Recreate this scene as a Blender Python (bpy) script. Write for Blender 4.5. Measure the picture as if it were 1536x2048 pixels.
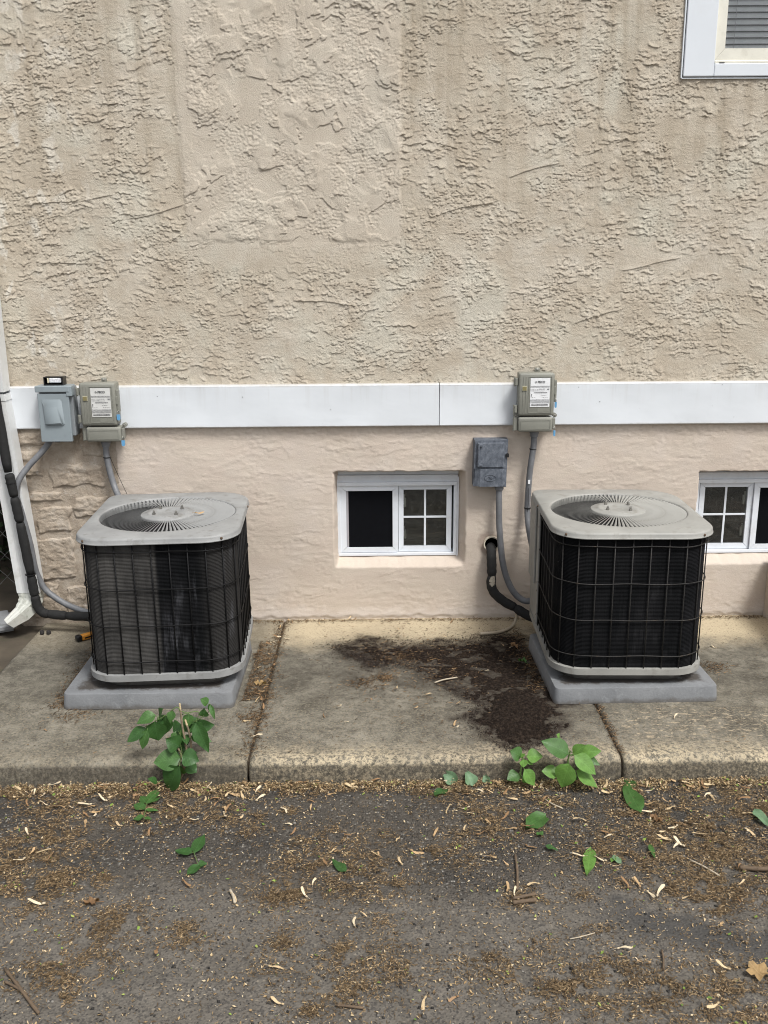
import bpy, bmesh, math, random
import numpy as np
from mathutils import Vector, Matrix, Quaternion

for _o in list(bpy.data.objects):
    bpy.data.objects.remove(_o, do_unlink=True)
scene = bpy.context.scene
COL = scene.collection
R = math.radians

# ------------------------------------------------------------------ camera
PITCH, YAW, ROLL = R(14.5), R(0.4), 0.0068
_f = Vector((math.sin(YAW) * math.cos(PITCH), math.cos(YAW) * math.cos(PITCH), -math.sin(PITCH)))
_r = Vector((math.cos(YAW), -math.sin(YAW), 0.0))
_u = _r.cross(_f)
_r2 = _r * math.cos(ROLL) - _u * math.sin(ROLL)
_u2 = _u * math.cos(ROLL) + _r * math.sin(ROLL)
cam_data = bpy.data.cameras.new('camera')
cam = bpy.data.objects.new('camera', cam_data)
COL.objects.link(cam)
_m = Matrix((_r2, _u2, -_f)).transposed().to_4x4()
_m.translation = Vector((0.0, -3.843, 1.48))
cam.matrix_world = _m
cam_data.sensor_fit = 'HORIZONTAL'
cam_data.sensor_width = 36.0
cam_data.lens = 1860.0 / 1536.0 * 36.0
cam_data.clip_start = 0.05
cam_data.clip_end = 500.0
scene.camera = cam

# ------------------------------------------------------------------ sky and sun (overcast)
SUN_EL, SUN_AZ = R(57), R(143)      # azimuth measured clockwise from +Y: high, behind the camera, from the right
world = bpy.data.worlds.new('World')
scene.world = world
world.use_nodes = True
wn = world.node_tree
wn.nodes.clear()
w_out = wn.nodes.new('ShaderNodeOutputWorld')
w_bg = wn.nodes.new('ShaderNodeBackground')
w_sky = wn.nodes.new('ShaderNodeTexSky')
w_sky.sky_type = 'NISHITA'
w_sky.sun_disc = False
w_sky.sun_elevation = SUN_EL
w_sky.sun_rotation = SUN_AZ
w_sky.dust_density = 4.0
w_sky.ozone_density = 1.0
w_hs = wn.nodes.new('ShaderNodeHueSaturation')
w_hs.inputs['Saturation'].default_value = 0.30
wn.links.new(w_sky.outputs[0], w_hs.inputs['Color'])
wn.links.new(w_hs.outputs[0], w_bg.inputs[0])
w_bg.inputs[1].default_value = 0.085
wn.links.new(w_bg.outputs[0], w_out.inputs[0])
sun_data = bpy.data.lights.new('sun', 'SUN')
sun_data.energy = 1.5
sun_data.angle = R(15)
sun_data.color = (1.0, 0.985, 0.95)
sun = bpy.data.objects.new('sun', sun_data)
COL.objects.link(sun)
_sd = Vector((math.sin(SUN_AZ) * math.cos(SUN_EL), math.cos(SUN_AZ) * math.cos(SUN_EL), math.sin(SUN_EL)))
sun.rotation_euler = _sd.to_track_quat('Z', 'Y').to_euler()
sun.location = _sd * 20
scene.view_settings.view_transform = 'Standard'
scene.view_settings.look = 'None'
scene.view_settings.exposure = 1.0
scene.view_settings.gamma = 1.0
scene.cycles.filter_width = 1.05

# ------------------------------------------------------------------ node helpers
class NT:
    def __init__(s, name, rough=0.7, metallic=0.0, spec=0.5):
        s.m = bpy.data.materials.new(name); s.m.use_nodes = True
        s.t = s.m.node_tree; s.b = s.t.nodes['Principled BSDF']
        s.b.inputs['Roughness'].default_value = rough
        s.b.inputs['Metallic'].default_value = metallic
        s.b.inputs['Specular IOR Level'].default_value = spec
    def n(s, t): return s.t.nodes.new(t)
    def _in(s, sock, v):
        if isinstance(v, bpy.types.NodeSocket): s.t.links.new(v, sock)
        elif isinstance(v, (tuple, list)) and len(v) == 3 and sock.type == 'RGBA': sock.default_value = (*v, 1)
        else: sock.default_value = v
    def vec(s, scale=(1, 1, 1), obj=False, rot=(0, 0, 0), loc=(0, 0, 0)):
        if obj: o = s.n('ShaderNodeTexCoord').outputs['Object']
        else: o = s.n('ShaderNodeNewGeometry').outputs['Position']
        mp = s.n('ShaderNodeMapping'); s.t.links.new(o, mp.inputs['Vector'])
        mp.inputs['Scale'].default_value = scale; mp.inputs['Rotation'].default_value = rot
        mp.inputs['Location'].default_value = loc
        return mp.outputs[0]
    def noise(s, v, scale, detail=4, rough=0.55, dist=0.0):
        q = s.n('ShaderNodeTexNoise'); s.t.links.new(v, q.inputs['Vector'])
        q.inputs['Scale'].default_value = scale; q.inputs['Detail'].default_value = detail
        q.inputs['Roughness'].default_value = rough; q.inputs['Distortion'].default_value = dist
        return q.outputs[0]
    def vor(s, v, scale, out='Distance', feat='F1', rnd=1.0):
        q = s.n('ShaderNodeTexVoronoi'); q.feature = feat; s.t.links.new(v, q.inputs['Vector'])
        q.inputs['Scale'].default_value = scale; q.inputs['Randomness'].default_value = rnd
        return q.outputs[out]
    def xyz(s, v=None):
        q = s.n('ShaderNodeSeparateXYZ'); s.t.links.new(v if v else s.n('ShaderNodeNewGeometry').outputs['Position'], q.inputs[0])
        return q.outputs
    def ramp(s, f, stops, interp='LINEAR'):
        q = s.n('ShaderNodeValToRGB'); q.color_ramp.interpolation = interp
        e = q.color_ramp.elements
        while len(e) > 1: e.remove(e[-1])
        for i, (p, c) in enumerate(stops):
            k = e[0] if i == 0 else e.new(p)
            k.position = p
            k.color = (c, c, c, 1) if not isinstance(c, tuple) else (*c, 1)
        s.t.links.new(f, q.inputs[0]); return q.outputs[0]
    def mix(s, f, a, b, blend='MIX'):
        q = s.n('ShaderNodeMix'); q.data_type = 'RGBA'; q.blend_type = blend
        s._in(q.inputs[0], f); s._in(q.inputs[6], a); s._in(q.inputs[7], b); return q.outputs[2]
    def math(s, op, a, b=0.0, clamp=False):
        q = s.n('ShaderNodeMath'); q.operation = op; q.use_clamp = clamp
        s._in(q.inputs[0], a); s._in(q.inputs[1], b); return q.outputs[0]
    def rng(s, v, a, b, c=0.0, d=1.0):
        q = s.n('ShaderNodeMapRange'); q.interpolation_type = 'SMOOTHSTEP'
        s._in(q.inputs[0], v); q.inputs[1].default_value = a; q.inputs[2].default_value = b
        q.inputs[3].default_value = c; q.inputs[4].default_value = d; return q.outputs[0]
    def bump(s, h, strength=0.5, dist=0.01, normal=None):
        q = s.n('ShaderNodeBump'); s.t.links.new(h, q.inputs['Height'])
        q.inputs['Strength'].default_value = strength; q.inputs['Distance'].default_value = dist
        if normal: s.t.links.new(normal, q.inputs['Normal'])
        s.t.links.new(q.outputs[0], s.b.inputs['Normal']); return q.outputs[0]
    def col(s, c): s._in(s.b.inputs['Base Color'], c)
    def rough(s, c): s._in(s.b.inputs['Roughness'], c)

def simple(name, c, rough=0.6, metallic=0.0, var=0.15, vscale=8.0, dirt=None, dirt_amt=0.5, bump=0.0, bscale=200.0, spec=0.5, obj=True):
    """painted / plastic / metal surface with soft mottling, optional dirt blotches and fine relief"""
    k = NT(name, rough, metallic, spec)
    v = k.vec(obj=obj)
    f = k.noise(v, vscale, 5, 0.6)
    lo = tuple(x * (1 - var) for x in c); hi = tuple(min(1, x * (1 + var)) for x in c)
    cc = k.ramp(f, [(0.3, lo), (0.7, hi)])
    if dirt:
        d = k.noise(k.vec(obj=obj, loc=(3.1, 1.7, 0.4)), vscale * 2.3, 6, 0.65)
        cc = k.mix(k.ramp(d, [(0.55, 0.0), (0.72, dirt_amt)]), cc, dirt)
    k.col(cc)
    k.rough(k.ramp(f, [(0.2, max(0.05, rough - 0.1)), (0.8, min(1, rough + 0.1))]))
    if bump: k.bump(k.noise(v, bscale, 3), bump, 0.002)
    return k.m

# ------------------------------------------------------------------ mesh helpers
def smoothing(me, smooth):
    if smooth:
        me.polygons.foreach_set('use_smooth', np.ones(len(me.polygons), dtype=bool))

def wloc(o):
    return o.location + (wloc(o.parent) if o.parent else Vector((0, 0, 0)))

def link(name, me, mat, parent=None, loc=(0, 0, 0), smooth=False):
    o = bpy.data.objects.new(name, me); COL.objects.link(o)
    if mat is not None and len(me.materials) == 0: me.materials.append(mat)
    o.location = loc
    if parent is not None: o.parent = parent
    smoothing(me, smooth)
    return o

def tag(o, label=None, cat=None, group=None, kind=None):
    if label: o['label'] = label
    if cat: o['category'] = cat
    if group: o['group'] = group
    if kind: o['kind'] = kind
    return o

def empty(name, loc, label=None, cat=None, group=None, kind=None, rz=0.0):
    o = bpy.data.objects.new(name, None); COL.objects.link(o)
    o.location = loc; o.rotation_euler = (0, 0, rz); o.empty_display_size = 0.1
    return tag(o, label, cat, group, kind)

class MB:
    """collects geometry (world coordinates, or local when built with local=True)"""
    def __init__(s): s.v = []; s.f = []
    def add(s, vs, fs):
        k = len(s.v); s.v += [tuple(p) for p in vs]; s.f += [tuple(i + k for i in f) for f in fs]; return s
    def box(s, x0, x1, y0, y1, z0, z1, bev=0.0, seg=2):
        bm = bmesh.new(); bmesh.ops.create_cube(bm, size=1.0)
        for v in bm.verts:
            v.co = ((x0 + x1) / 2 + v.co.x * (x1 - x0), (y0 + y1) / 2 + v.co.y * (y1 - y0), (z0 + z1) / 2 + v.co.z * (z1 - z0))
        if bev > 0: bmesh.ops.bevel(bm, geom=list(bm.edges), offset=bev, segments=seg, affect='EDGES', profile=0.5)
        return s.bm(bm)
    def bm(s, bm):
        bm.verts.index_update()
        s.add([v.co[:] for v in bm.verts], [[v.index for v in f.verts] for f in bm.faces]); bm.free(); return s
    def tube(s, pts, r, n=8, caps=True):
        pts = [Vector(p) for p in pts]
        rr = r if isinstance(r, (list, tuple)) else [r] * len(pts)
        ring = []; ref = Vector((0.31, 0.2, 0.93)).normalized()
        t0 = (pts[1] - pts[0]).normalized(); a = t0.cross(ref)
        if a.length < 1e-3: a = t0.cross(Vector((1, 0, 0)))
        a.normalize(); vs = []
        for i, p in enumerate(pts):
            t = (pts[min(i + 1, len(pts) - 1)] - pts[max(i - 1, 0)]).normalized()
            a = (a - t * a.dot(t)).normalized(); b = t.cross(a)
            for k in range(n):
                q = 2 * math.pi * k / n
                vs.append(p + (a * math.cos(q) + b * math.sin(q)) * rr[i])
        fs = []
        for i in range(len(pts) - 1):
            for k in range(n):
                fs.append((i * n + k, i * n + (k + 1) % n, (i + 1) * n + (k + 1) % n, (i + 1) * n + k))
        if caps:
            fs.append(tuple(range(n))[::-1]); fs.append(tuple((len(pts) - 1) * n + k for k in range(n)))
        return s.add(vs, fs)
    def lathe(s, prof, c=(0, 0, 0), n=24, axis='z'):
        vs = []
        for r_, h in prof:
            for k in range(n):
                a = 2 * math.pi * k / n
                p = (r_ * math.cos(a), r_ * math.sin(a), h)
                if axis == 'y': p = (p[0], -p[2], p[1])
                if axis == 'x': p = (p[2], p[0], p[1])
                vs.append((p[0] + c[0], p[1] + c[1], p[2] + c[2]))
        fs = []
        for i in range(len(prof) - 1):
            for k in range(n):
                fs.append((i * n + k, i * n + (k + 1) % n, (i + 1) * n + (k + 1) % n, (i + 1) * n + k))
        fs.append(tuple(range(n))[::-1]); fs.append(tuple((len(prof) - 1) * n + k for k in range(n)))
        return s.add(vs, fs)
    def prism(s, poly, y0, y1):
        """polygon in x,z pushed along y"""
        n = len(poly); vs = [(x, y0, z) for x, z in poly] + [(x, y1, z) for x, z in poly]
        fs = [tuple(range(n)), tuple(range(2 * n - 1, n - 1, -1))]
        fs += [(i, i + n, (i + 1) % n + n, (i + 1) % n) for i in range(n)]
        return s.add(vs, fs)
    def mesh(s, name, off=(0, 0, 0)):
        me = bpy.data.meshes.new(name)
        me.from_pydata([(x - off[0], y - off[1], z - off[2]) for x, y, z in s.v], [], s.f)
        bm = bmesh.new(); bm.from_mesh(me); bmesh.ops.recalc_face_normals(bm, faces=bm.faces); bm.to_mesh(me); bm.free()
        me.update(); return me
    def build(s, name, mat, parent=None, smooth=False, local=False):
        """world geometry: origin goes to the bottom centre; local: origin stays at the parent's origin"""
        if local:
            return link(name, s.mesh(name), mat, parent, (0, 0, 0), smooth)
        a = np.array(s.v); lo = a.min(0); hi = a.max(0)
        c = Vector(((lo[0] + hi[0]) / 2, (lo[1] + hi[1]) / 2, lo[2]))
        rel = c - (wloc(parent) if parent else Vector((0, 0, 0)))
        return link(name, s.mesh(name, c), mat, parent, rel, smooth)

def auto_smooth(o, ang=35):
    me = o.data
    smoothing(me, True)
    bm = bmesh.new(); bm.from_mesh(me)
    for e in bm.edges:
        if len(e.link_faces) == 2 and e.calc_face_angle(0) > R(ang): e.smooth = False
    bm.to_mesh(me); bm.free(); return o

def grid_mesh(name, P, mask=None):
    """P: (n,m,3) points -> quads; mask (n-1,m-1) keeps faces"""
    n, m = P.shape[:2]
    idx = np.arange(n * m).reshape(n, m)
    q = np.stack([idx[:-1, :-1], idx[1:, :-1], idx[1:, 1:], idx[:-1, 1:]], -1)
    q = q.reshape(-1, 4) if mask is None else q[mask]
    V = P.reshape(-1, 3)
    if mask is not None:
        used = np.zeros(len(V), bool); used[q.ravel()] = True
        remap = np.cumsum(used) - 1; q = remap[q]; V = V[used]
    me = bpy.data.meshes.new(name)
    me.vertices.add(len(V)); me.vertices.foreach_set('co', V.astype(np.float32).ravel())
    me.loops.add(len(q) * 4); me.loops.foreach_set('vertex_index', q.astype(np.int32).ravel())
    me.polygons.add(len(q))
    me.polygons.foreach_set('loop_start', np.arange(0, len(q) * 4, 4, dtype=np.int32))
    me.polygons.foreach_set('loop_total', np.full(len(q), 4, dtype=np.int32))
    me.update(calc_edges=True); me.validate()
    smoothing(me, True)
    return me

def chain(pts, sub=6):
    """Catmull-Rom through points"""
    P = [Vector(p) for p in pts]; P = [P[0] * 2 - P[1]] + P + [P[-1] * 2 - P[-2]]
    out = []
    for i in range(1, len(P) - 2):
        for k in range(sub):
            t = k / sub; a, b, c, d = P[i - 1:i + 3]
            out.append(0.5 * ((2 * b) + (c - a) * t + (2 * a - 5 * b + 4 * c - d) * t * t + (3 * b - a - 3 * c + d) * t ** 3))
    out.append(P[-2]); return out

# ------------------------------------------------------------------ numpy noise
def perlin(x, y, seed=0):
    rs = np.random.RandomState(seed); T = rs.rand(128, 128) * 2 * np.pi
    gx, gy = np.cos(T), np.sin(T)
    xi = np.floor(x).astype(int); yi = np.floor(y).astype(int); xf = x - xi; yf = y - yi
    u = xf * xf * xf * (xf * (xf * 6 - 15) + 10); v = yf * yf * yf * (yf * (yf * 6 - 15) + 10)
    def d(ix, iy, fx, fy):
        a = ix & 127; b = iy & 127
        return gx[a, b] * fx + gy[a, b] * fy
    n0 = d(xi, yi, xf, yf) * (1 - u) + d(xi + 1, yi, xf - 1, yf) * u
    n1 = d(xi, yi + 1, xf, yf - 1) * (1 - u) + d(xi + 1, yi + 1, xf - 1, yf - 1) * u
    return (n0 * (1 - v) + n1 * v) * 1.4
def fbm(x, y, o=4, seed=0, gain=0.5):
    s = 0; a = 1; t = 0
    for i in range(o):
        s = s + a * perlin(x * 2 ** i + 17.3 * i, y * 2 ** i - 9.1 * i, seed + i); t += a; a *= gain
    return s / t * 1.3
def sst(a, b, x):
    t = np.clip((x - a) / (b - a), 0, 1); return t * t * (3 - 2 * t)

# ================================================================== wall materials
def stucco_mat(name, upper):
    k = NT(name, 0.92, 0, 0.2)
    v = k.vec()
    big = k.noise(v, 1.7, 4, 0.6)
    base = k.ramp(big, [(0.30, (0.458, 0.400, 0.315)), (0.5, (0.518, 0.462, 0.376)), (0.70, (0.570, 0.520, 0.442))])
    mid = k.noise(k.vec((1, 1, 1.6)), 7.0, 6, 0.65)
    base = k.mix(k.ramp(mid, [(0.40, 0.0), (0.60, 0.65)]), base, (0.430, 0.365, 0.285) if upper else (0.50, 0.42, 0.345))
    grn = k.noise(k.vec(loc=(4, 2, 9)), 4.3, 5, 0.6)
    base = k.mix(k.ramp(grn, [(0.50, 0.0), (0.66, 0.55)]), base, (0.555, 0.535, 0.455) if upper else (0.55, 0.505, 0.455))
    p = k.xyz()
    if upper:
        # paler re-patched plaster smears, mostly at the left end, greyish
        pat = k.noise(k.vec((1.3, 1, 0.8), loc=(5, 0, 2)), 9.0, 5, 0.55, 0.6)
        left = k.rng(p[0], -0.9, -1.5, 0.0, 1.0)
        amt = k.math('MULTIPLY', k.ramp(pat, [(0.56, 0.0), (0.61, 0.75)]), k.math('ADD', left, 0.22), True)
        base = k.mix(amt, base, (0.616, 0.578, 0.506))
        # repainted panel is a touch pinker and lighter
        px = k.math('MULTIPLY', k.rng(p[0], -0.76, -0.73), k.rng(p[0], 0.115, 0.09))
        pz = k.rng(p[2], 1.45, 1.65)
        base = k.mix(k.math('MULTIPLY', k.math('MULTIPLY', px, pz), 0.55), base, (0.565, 0.505, 0.425))
        # weather streaks from above
        st = k.noise(k.vec((9, 1, 0.7)), 1.6, 4, 0.6)
        base = k.mix(k.math('MULTIPLY', k.ramp(st, [(0.48, 0.0), (0.72, 0.7)]), k.math('MULTIPLY', k.rng(p[2], 1.3, 2.2), k.math('SUBTRACT', 1.0, k.math('MULTIPLY', px, 0.75)))), base, (0.31, 0.255, 0.185))
    else:
        # pale chalky paint along the foot of the wall
        ft = k.noise(k.vec((1, 1, 1)), 14.0, 5, 0.6)
        zz = k.math('ADD', p[2], k.math('MULTIPLY', k.math('SUBTRACT', ft, 0.5), 0.12))
        base = k.mix(k.rng(zz, 0.075, 0.02, 0.0, 0.75), base, (0.682, 0.638, 0.583))
        # rust and damp ring round the pipe hole
        dx = k.math('POWER', k.math('SUBTRACT', p[0], 0.475), 2.0); dz = k.math('POWER', k.math('SUBTRACT', p[2], 0.345), 2.0)
        rr = k.math('SQRT', k.math('ADD', dx, k.math('MULTIPLY', dz, 0.75)))
        rr = k.math('ADD', rr, k.math('MULTIPLY', k.math('SUBTRACT', k.noise(v, 40, 4), 0.5), 0.035))
        base = k.mix(k.rng(rr, 0.055, 0.035, 0.0, 0.9), base, (0.099, 0.055, 0.028))
    if not upper: base = k.mix(0.5, base, (0.600, 0.512, 0.448))
    spots = k.noise(k.vec(loc=(1, 2, 3)), 60.0, 3, 0.7)
    base = k.mix(k.ramp(spots, [(0.66, 0.0), (0.74, 0.35)]), base, (0.242, 0.187, 0.132))
    k.col(base)
    h = k.noise(v, 260.0, 4, 0.7)
    if upper:
        k.bump(h, 0.75, 0.0035)
    else:
        h2 = k.noise(k.vec((1, 1, 4)), 60.0, 5, 0.65)
        k.bump(k.mix(0.5, h, h2), 0.5, 0.004)
    return k.m

M_stucco = stucco_mat('rough_stucco_paint', True)
M_plaster = stucco_mat('smooth_plaster_paint', False)

def stone_mat():
    k = NT('painted_stone', 0.9, 0, 0.2); v = k.vec()
    f = k.noise(v, 14.0, 6, 0.65)
    c = k.ramp(f, [(0.32, (0.30, 0.245, 0.19)), (0.5, (0.41, 0.345, 0.275)), (0.68, (0.49, 0.43, 0.36))])
    c = k.mix(k.ramp(k.noise(k.vec(loc=(2, 0, 1)), 30, 5, 0.7), [(0.6, 0.0), (0.72, 0.6)]), c, (0.62, 0.58, 0.53))
    k.col(c); k.bump(k.noise(v, 110, 6, 0.75), 0.8, 0.007); return k.m
M_stone = stone_mat()
def trim_mat():
    k = NT('white_trim_metal', 0.38, 0, 0.5); v = k.vec(); p = k.xyz()
    c = k.ramp(k.noise(v, 2.2, 5, 0.6), [(0.3, (0.645, 0.675, 0.705)), (0.7, (0.70, 0.73, 0.76))])
    # faint rain runs and a grimy upper edge
    st = k.noise(k.vec((26, 1, 1.2)), 1.0, 5, 0.7)
    c = k.mix(k.math('MULTIPLY', k.ramp(st, [(0.52, 0.0), (0.75, 0.30)]), k.rng(p[2], 0.90, 1.03)), c, (0.42, 0.40, 0.36))
    e = k.math('ADD', p[2], k.math('MULTIPLY', k.math('SUBTRACT', k.noise(v, 20, 5, 0.7), 0.5), 0.020))
    c = k.mix(k.rng(e, 1.022, 1.036, 0.0, 0.7), c, (0.40, 0.37, 0.32)); c = k.mix(k.rng(e, 0.868, 0.857, 0.0, 0.5), c, (0.42, 0.40, 0.37))
    sp = k.noise(k.vec(loc=(3, 3, 3)), 70, 3, 0.7); c = k.mix(k.ramp(sp, [(0.72, 0.0), (0.76, 0.5)]), c, (0.3, 0.28, 0.25))
    k.col(c); k.bump(k.noise(k.vec((1, 1, 1.5)), 5.0, 3, 0.5), 0.25, 0.012); return k.m
M_trim = trim_mat()
M_vinyl = simple('white_vinyl', (0.70, 0.735, 0.78), 0.35, 0, 0.05, 10.0, (0.45, 0.42, 0.38), 0.25, obj=False)
M_cream = simple('cream_vinyl', (0.72, 0.70, 0.61), 0.4, 0, 0.06, 12.0, (0.4, 0.37, 0.28), 0.3, obj=False)
M_dark = simple('painted_dark_room', (0.012, 0.012, 0.012), 0.9)  # near-black: darkness of the unlit rooms put into the colour
M_caulk = simple('dark_caulk', (0.03, 0.03, 0.03), 0.8)
M_screen = simple('insect_screen', (0.0045, 0.005, 0.0065), 0.9, 0, 0.2, 30, spec=0.08)
def glass_mat(name, tint, refl, dust=1.0):
    k = NT(name); t = k.t
    for n_ in list(t.nodes): t.nodes.remove(n_)
    out = t.nodes.new('ShaderNodeOutputMaterial'); mx = t.nodes.new('ShaderNodeMixShader')
    tr = t.nodes.new('ShaderNodeBsdfTransparent'); gl = t.nodes.new('ShaderNodeBsdfGlossy')
    fr = t.nodes.new('ShaderNodeFresnel'); fr.inputs[0].default_value = 1.5
    tr.inputs[0].default_value = (*tint, 1); gl.inputs['Roughness'].default_value = refl
    t.links.new(fr.outputs[0], mx.inputs[0]); t.links.new(tr.outputs[0], mx.inputs[1]); t.links.new(gl.outputs[0], mx.inputs[2])
    df = t.nodes.new('ShaderNodeBsdfDiffuse'); df.inputs[0].default_value = (0.20, 0.20, 0.18, 1)
    nz = k.ramp(k.noise(k.vec(), 45, 6, 0.75), [(0.3, 0.04 * dust), (0.55, 0.12 * dust), (0.72, 0.30 * dust)])
    m2 = t.nodes.new('ShaderNodeMixShader'); t.links.new(nz, m2.inputs[0]); t.links.new(mx.outputs[0], m2.inputs[1]); t.links.new(df.outputs[0], m2.inputs[2])
    t.links.new(m2.outputs[0], out.inputs[0]); return k.m
M_glass = glass_mat('window_glass', (0.93, 0.95, 0.94), 0.03)
M_glassc = glass_mat('clean_window_glass', (0.98, 0.99, 0.99), 0.02, 0.15)

# ================================================================== the house
house = empty('house', (0.3, 0.0, 0.0), 'beige stucco house wall with white trim band, stone corner and basement windows', 'house')
CORNER = -1.57

def stucco_height(X, Z):
    """torn trowel ledges (sharp lower lip, slow fade upwards), pits, smeared patches, re-plastered panel"""
    und = 0.004 * fbm(X / 0.5, Z / 0.5, 3, 5)
    tear = perlin(X / 0.010, Z / 0.0085, 31)
    tear2 = fbm(X / 0.030, Z / 0.026, 2, 33)
    slope = 0.06 * fbm(X / 0.6, Z / 0.5, 2, 11)
    def ledge(lam, seed, seglen, cover, lip=0.0030):
        e = lip / lam
        p = (Z + slope) / lam + 0.80 * fbm(X / (lam * 3.4), Z / (lam * 3.0), 3, seed) + (0.0055 / lam) * tear * 0.8 + 0.30 * tear2
        k = np.floor(p); s = p - k
        on = sst(cover - 0.08, cover + 0.12, fbm(X / seglen + k * 7.31, k * 3.77 + Z * 0, 2, seed + 5))
        return np.where(s < e, s / e, ((1 - s) / (1 - e)) ** 1.2) * on
    m1 = sst(-0.25, 0.2, fbm(X / 0.30, Z / 0.16, 3, 41))
    m2 = sst(-0.2, 0.15, fbm(X / 0.16, Z / 0.10, 3, 51))
    m3 = sst(-0.15, 0.2, fbm(X / 0.13, Z / 0.09, 3, 57))
    h1 = ledge(0.036, 61, 0.068, 0.0) * (0.4 + 0.6 * m1) * 0.0029
    h2 = ledge(0.021, 71, 0.036, 0.0) * (0.2 + 0.8 * m2) * 0.0027
    h3 = ledge(0.0135, 77, 0.022, 0.05) * (0.15 + 0.85 * m3) * 0.0025
    pits = -0.0026 * sst(0.36, 0.55, perlin(X / 0.0095, Z / 0.0075, 81)) * sst(-0.2, 0.2, fbm(X / 0.2, Z / 0.2, 2, 91))
    grain = 0.0005 * fbm(X / 0.011, Z / 0.009, 2, 95)
    scr = sst(0.12, 0.30, fbm(X / 0.22, Z / 0.16, 3, 97))          # trowelled-off smears
    rough = np.minimum(h1 + h2 + h3, 0.0070) * (1 - 0.75 * scr) + pits * (1 - scr) + grain
    # long straight trowel drags
    for (dx, dz, dl, da) in ((-1.20, 1.755, 0.36, 0.10), (-0.86, 1.71, 0.22, 0.22), (0.35, 1.72, 0.28, 0.22), (0.62, 1.86, 0.20, 0.28), (1.10, 1.50, 0.24, 0.18), (-1.25, 1.52, 0.2, 0.02), (0.9, 1.30, 0.2, 0.3), (-0.2, 1.36, 0.25, -0.08)):
        t = (X - dx) / dl; d = Z - dz - da * (X - dx) - 0.004 * np.sin(X * 23)
        rough = rough + 0.0034 * sst(0.55, 0.40, np.abs(t)) * np.where(d > 0, np.exp(-np.clip(d, 0, 1) / 0.012), 0) * sst(-0.001, 0.002, d)
    # the re-plastered rectangular panel: broad flat skins with torn edges
    n = fbm(X / 0.19, Z / 0.16, 5, 101)
    pan = 0.0
    for t in (-0.25, 0.0, 0.22):
        br = sst(-0.2, 0.15, fbm(X / 0.12, Z / 0.12, 2, 107 + int(t * 100)))
        pan = pan + (0.0006 + 0.0023 * br) * sst(t - 0.014, t + 0.014, n + 0.035 * tear)
    pan = pan + 0.0024 * fbm(X / 0.012, Z / 0.010, 3, 111) * sst(0.12, -0.1, fbm(X / 0.15, Z / 0.15, 3, 113))
    jag = 0.010 * fbm(X / 0.05, Z / 0.05, 3, 121)
    inp = sst(-0.752, -0.738, X + jag) * sst(0.110, 0.092, X + jag) * sst(1.590, 1.612, Z + jag)
    h = rough * (1 - inp) + (pan + 0.0012) * inp
    # smoother strip down the panel's left edge and a calmer zone right below it
    strip = sst(0.035, 0.015, np.abs(X + 0.735 - 0.02 * fbm(Z / 0.15, X * 0, 2, 131))) * sst(1.75, 1.95, Z)
    h = h * (1 - 0.75 * strip) + 0.0025 * strip
    calm = sst(-0.72, -0.6, X) * sst(0.1, 0.0, X) * sst(1.44, 1.52, Z + 2 * jag) * sst(1.62, 1.58, Z)
    h = h * (1 - 0.55 * calm) + 0.002 * calm
    return h, und

def wall_grid(x0, x1, z0, z1, d):
    xs = np.linspace(x0, x1, int(round((x1 - x0) / d)) + 1); zs = np.linspace(z0, z1, int(round((z1 - z0) / d)) + 1)
    return np.meshgrid(xs, zs, indexing='ij')

def stucco_part(x0, x1, z0, z1, d, name):
    X, Z = wall_grid(x0, x1, z0, z1, d)
    hh, und = stucco_height(X, Z)
    back = np.clip((CORNER + 0.02 - X) / 0.02, 0, 1)        # round the outside corner back
    Yv = -hh - und + 0.012 * back ** 2
    keep = (X < 1.172) | (X > 1.915) | (Z < 2.192)                        # opening of the upper window
    return link(name, grid_mesh(name, np.stack([X - 0.3, Yv, Z - 0.75 * hh], -1), keep[:-1, :-1]), M_stucco, house)
stucco_part(CORNER, 1.66, 1.022, 2.52, 0.0026, 'stucco_face')
stucco_part(1.66, 2.50, 1.022, 2.52, 0.0065, 'stucco_face')
stucco_part(CORNER, 2.50, 2.52, 3.10, 0.0065, 'stucco_face')
# coarse continuation outside the picture: above, to the right, and the side of the house
mb = MB()
mb.box(2.501, 6.0, 0.0, 0.3, 1.0, 5.2); mb.box(CORNER, 1.165, 0.0, 0.3, 3.1005, 5.2); mb.box(1.9206, 2.5005, 0.0, 0.3, 3.1005, 5.2)
mb.box(1.1652, 1.9205, 0.0, 0.3, 3.55, 5.2)
mb.box(CORNER, CORNER + 0.28, 0.015, 7.0, -0.1, 5.2)
mb.box(5.7, 6.0, 0.31, 7.0, -0.1, 5.2)
mb.build('wall_body', M_stucco, house)
MB().box(CORNER - 0.35, 6.4, -0.35, 7.4, 5.2, 5.35).build('eaves', M_vinyl, house)

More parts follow.
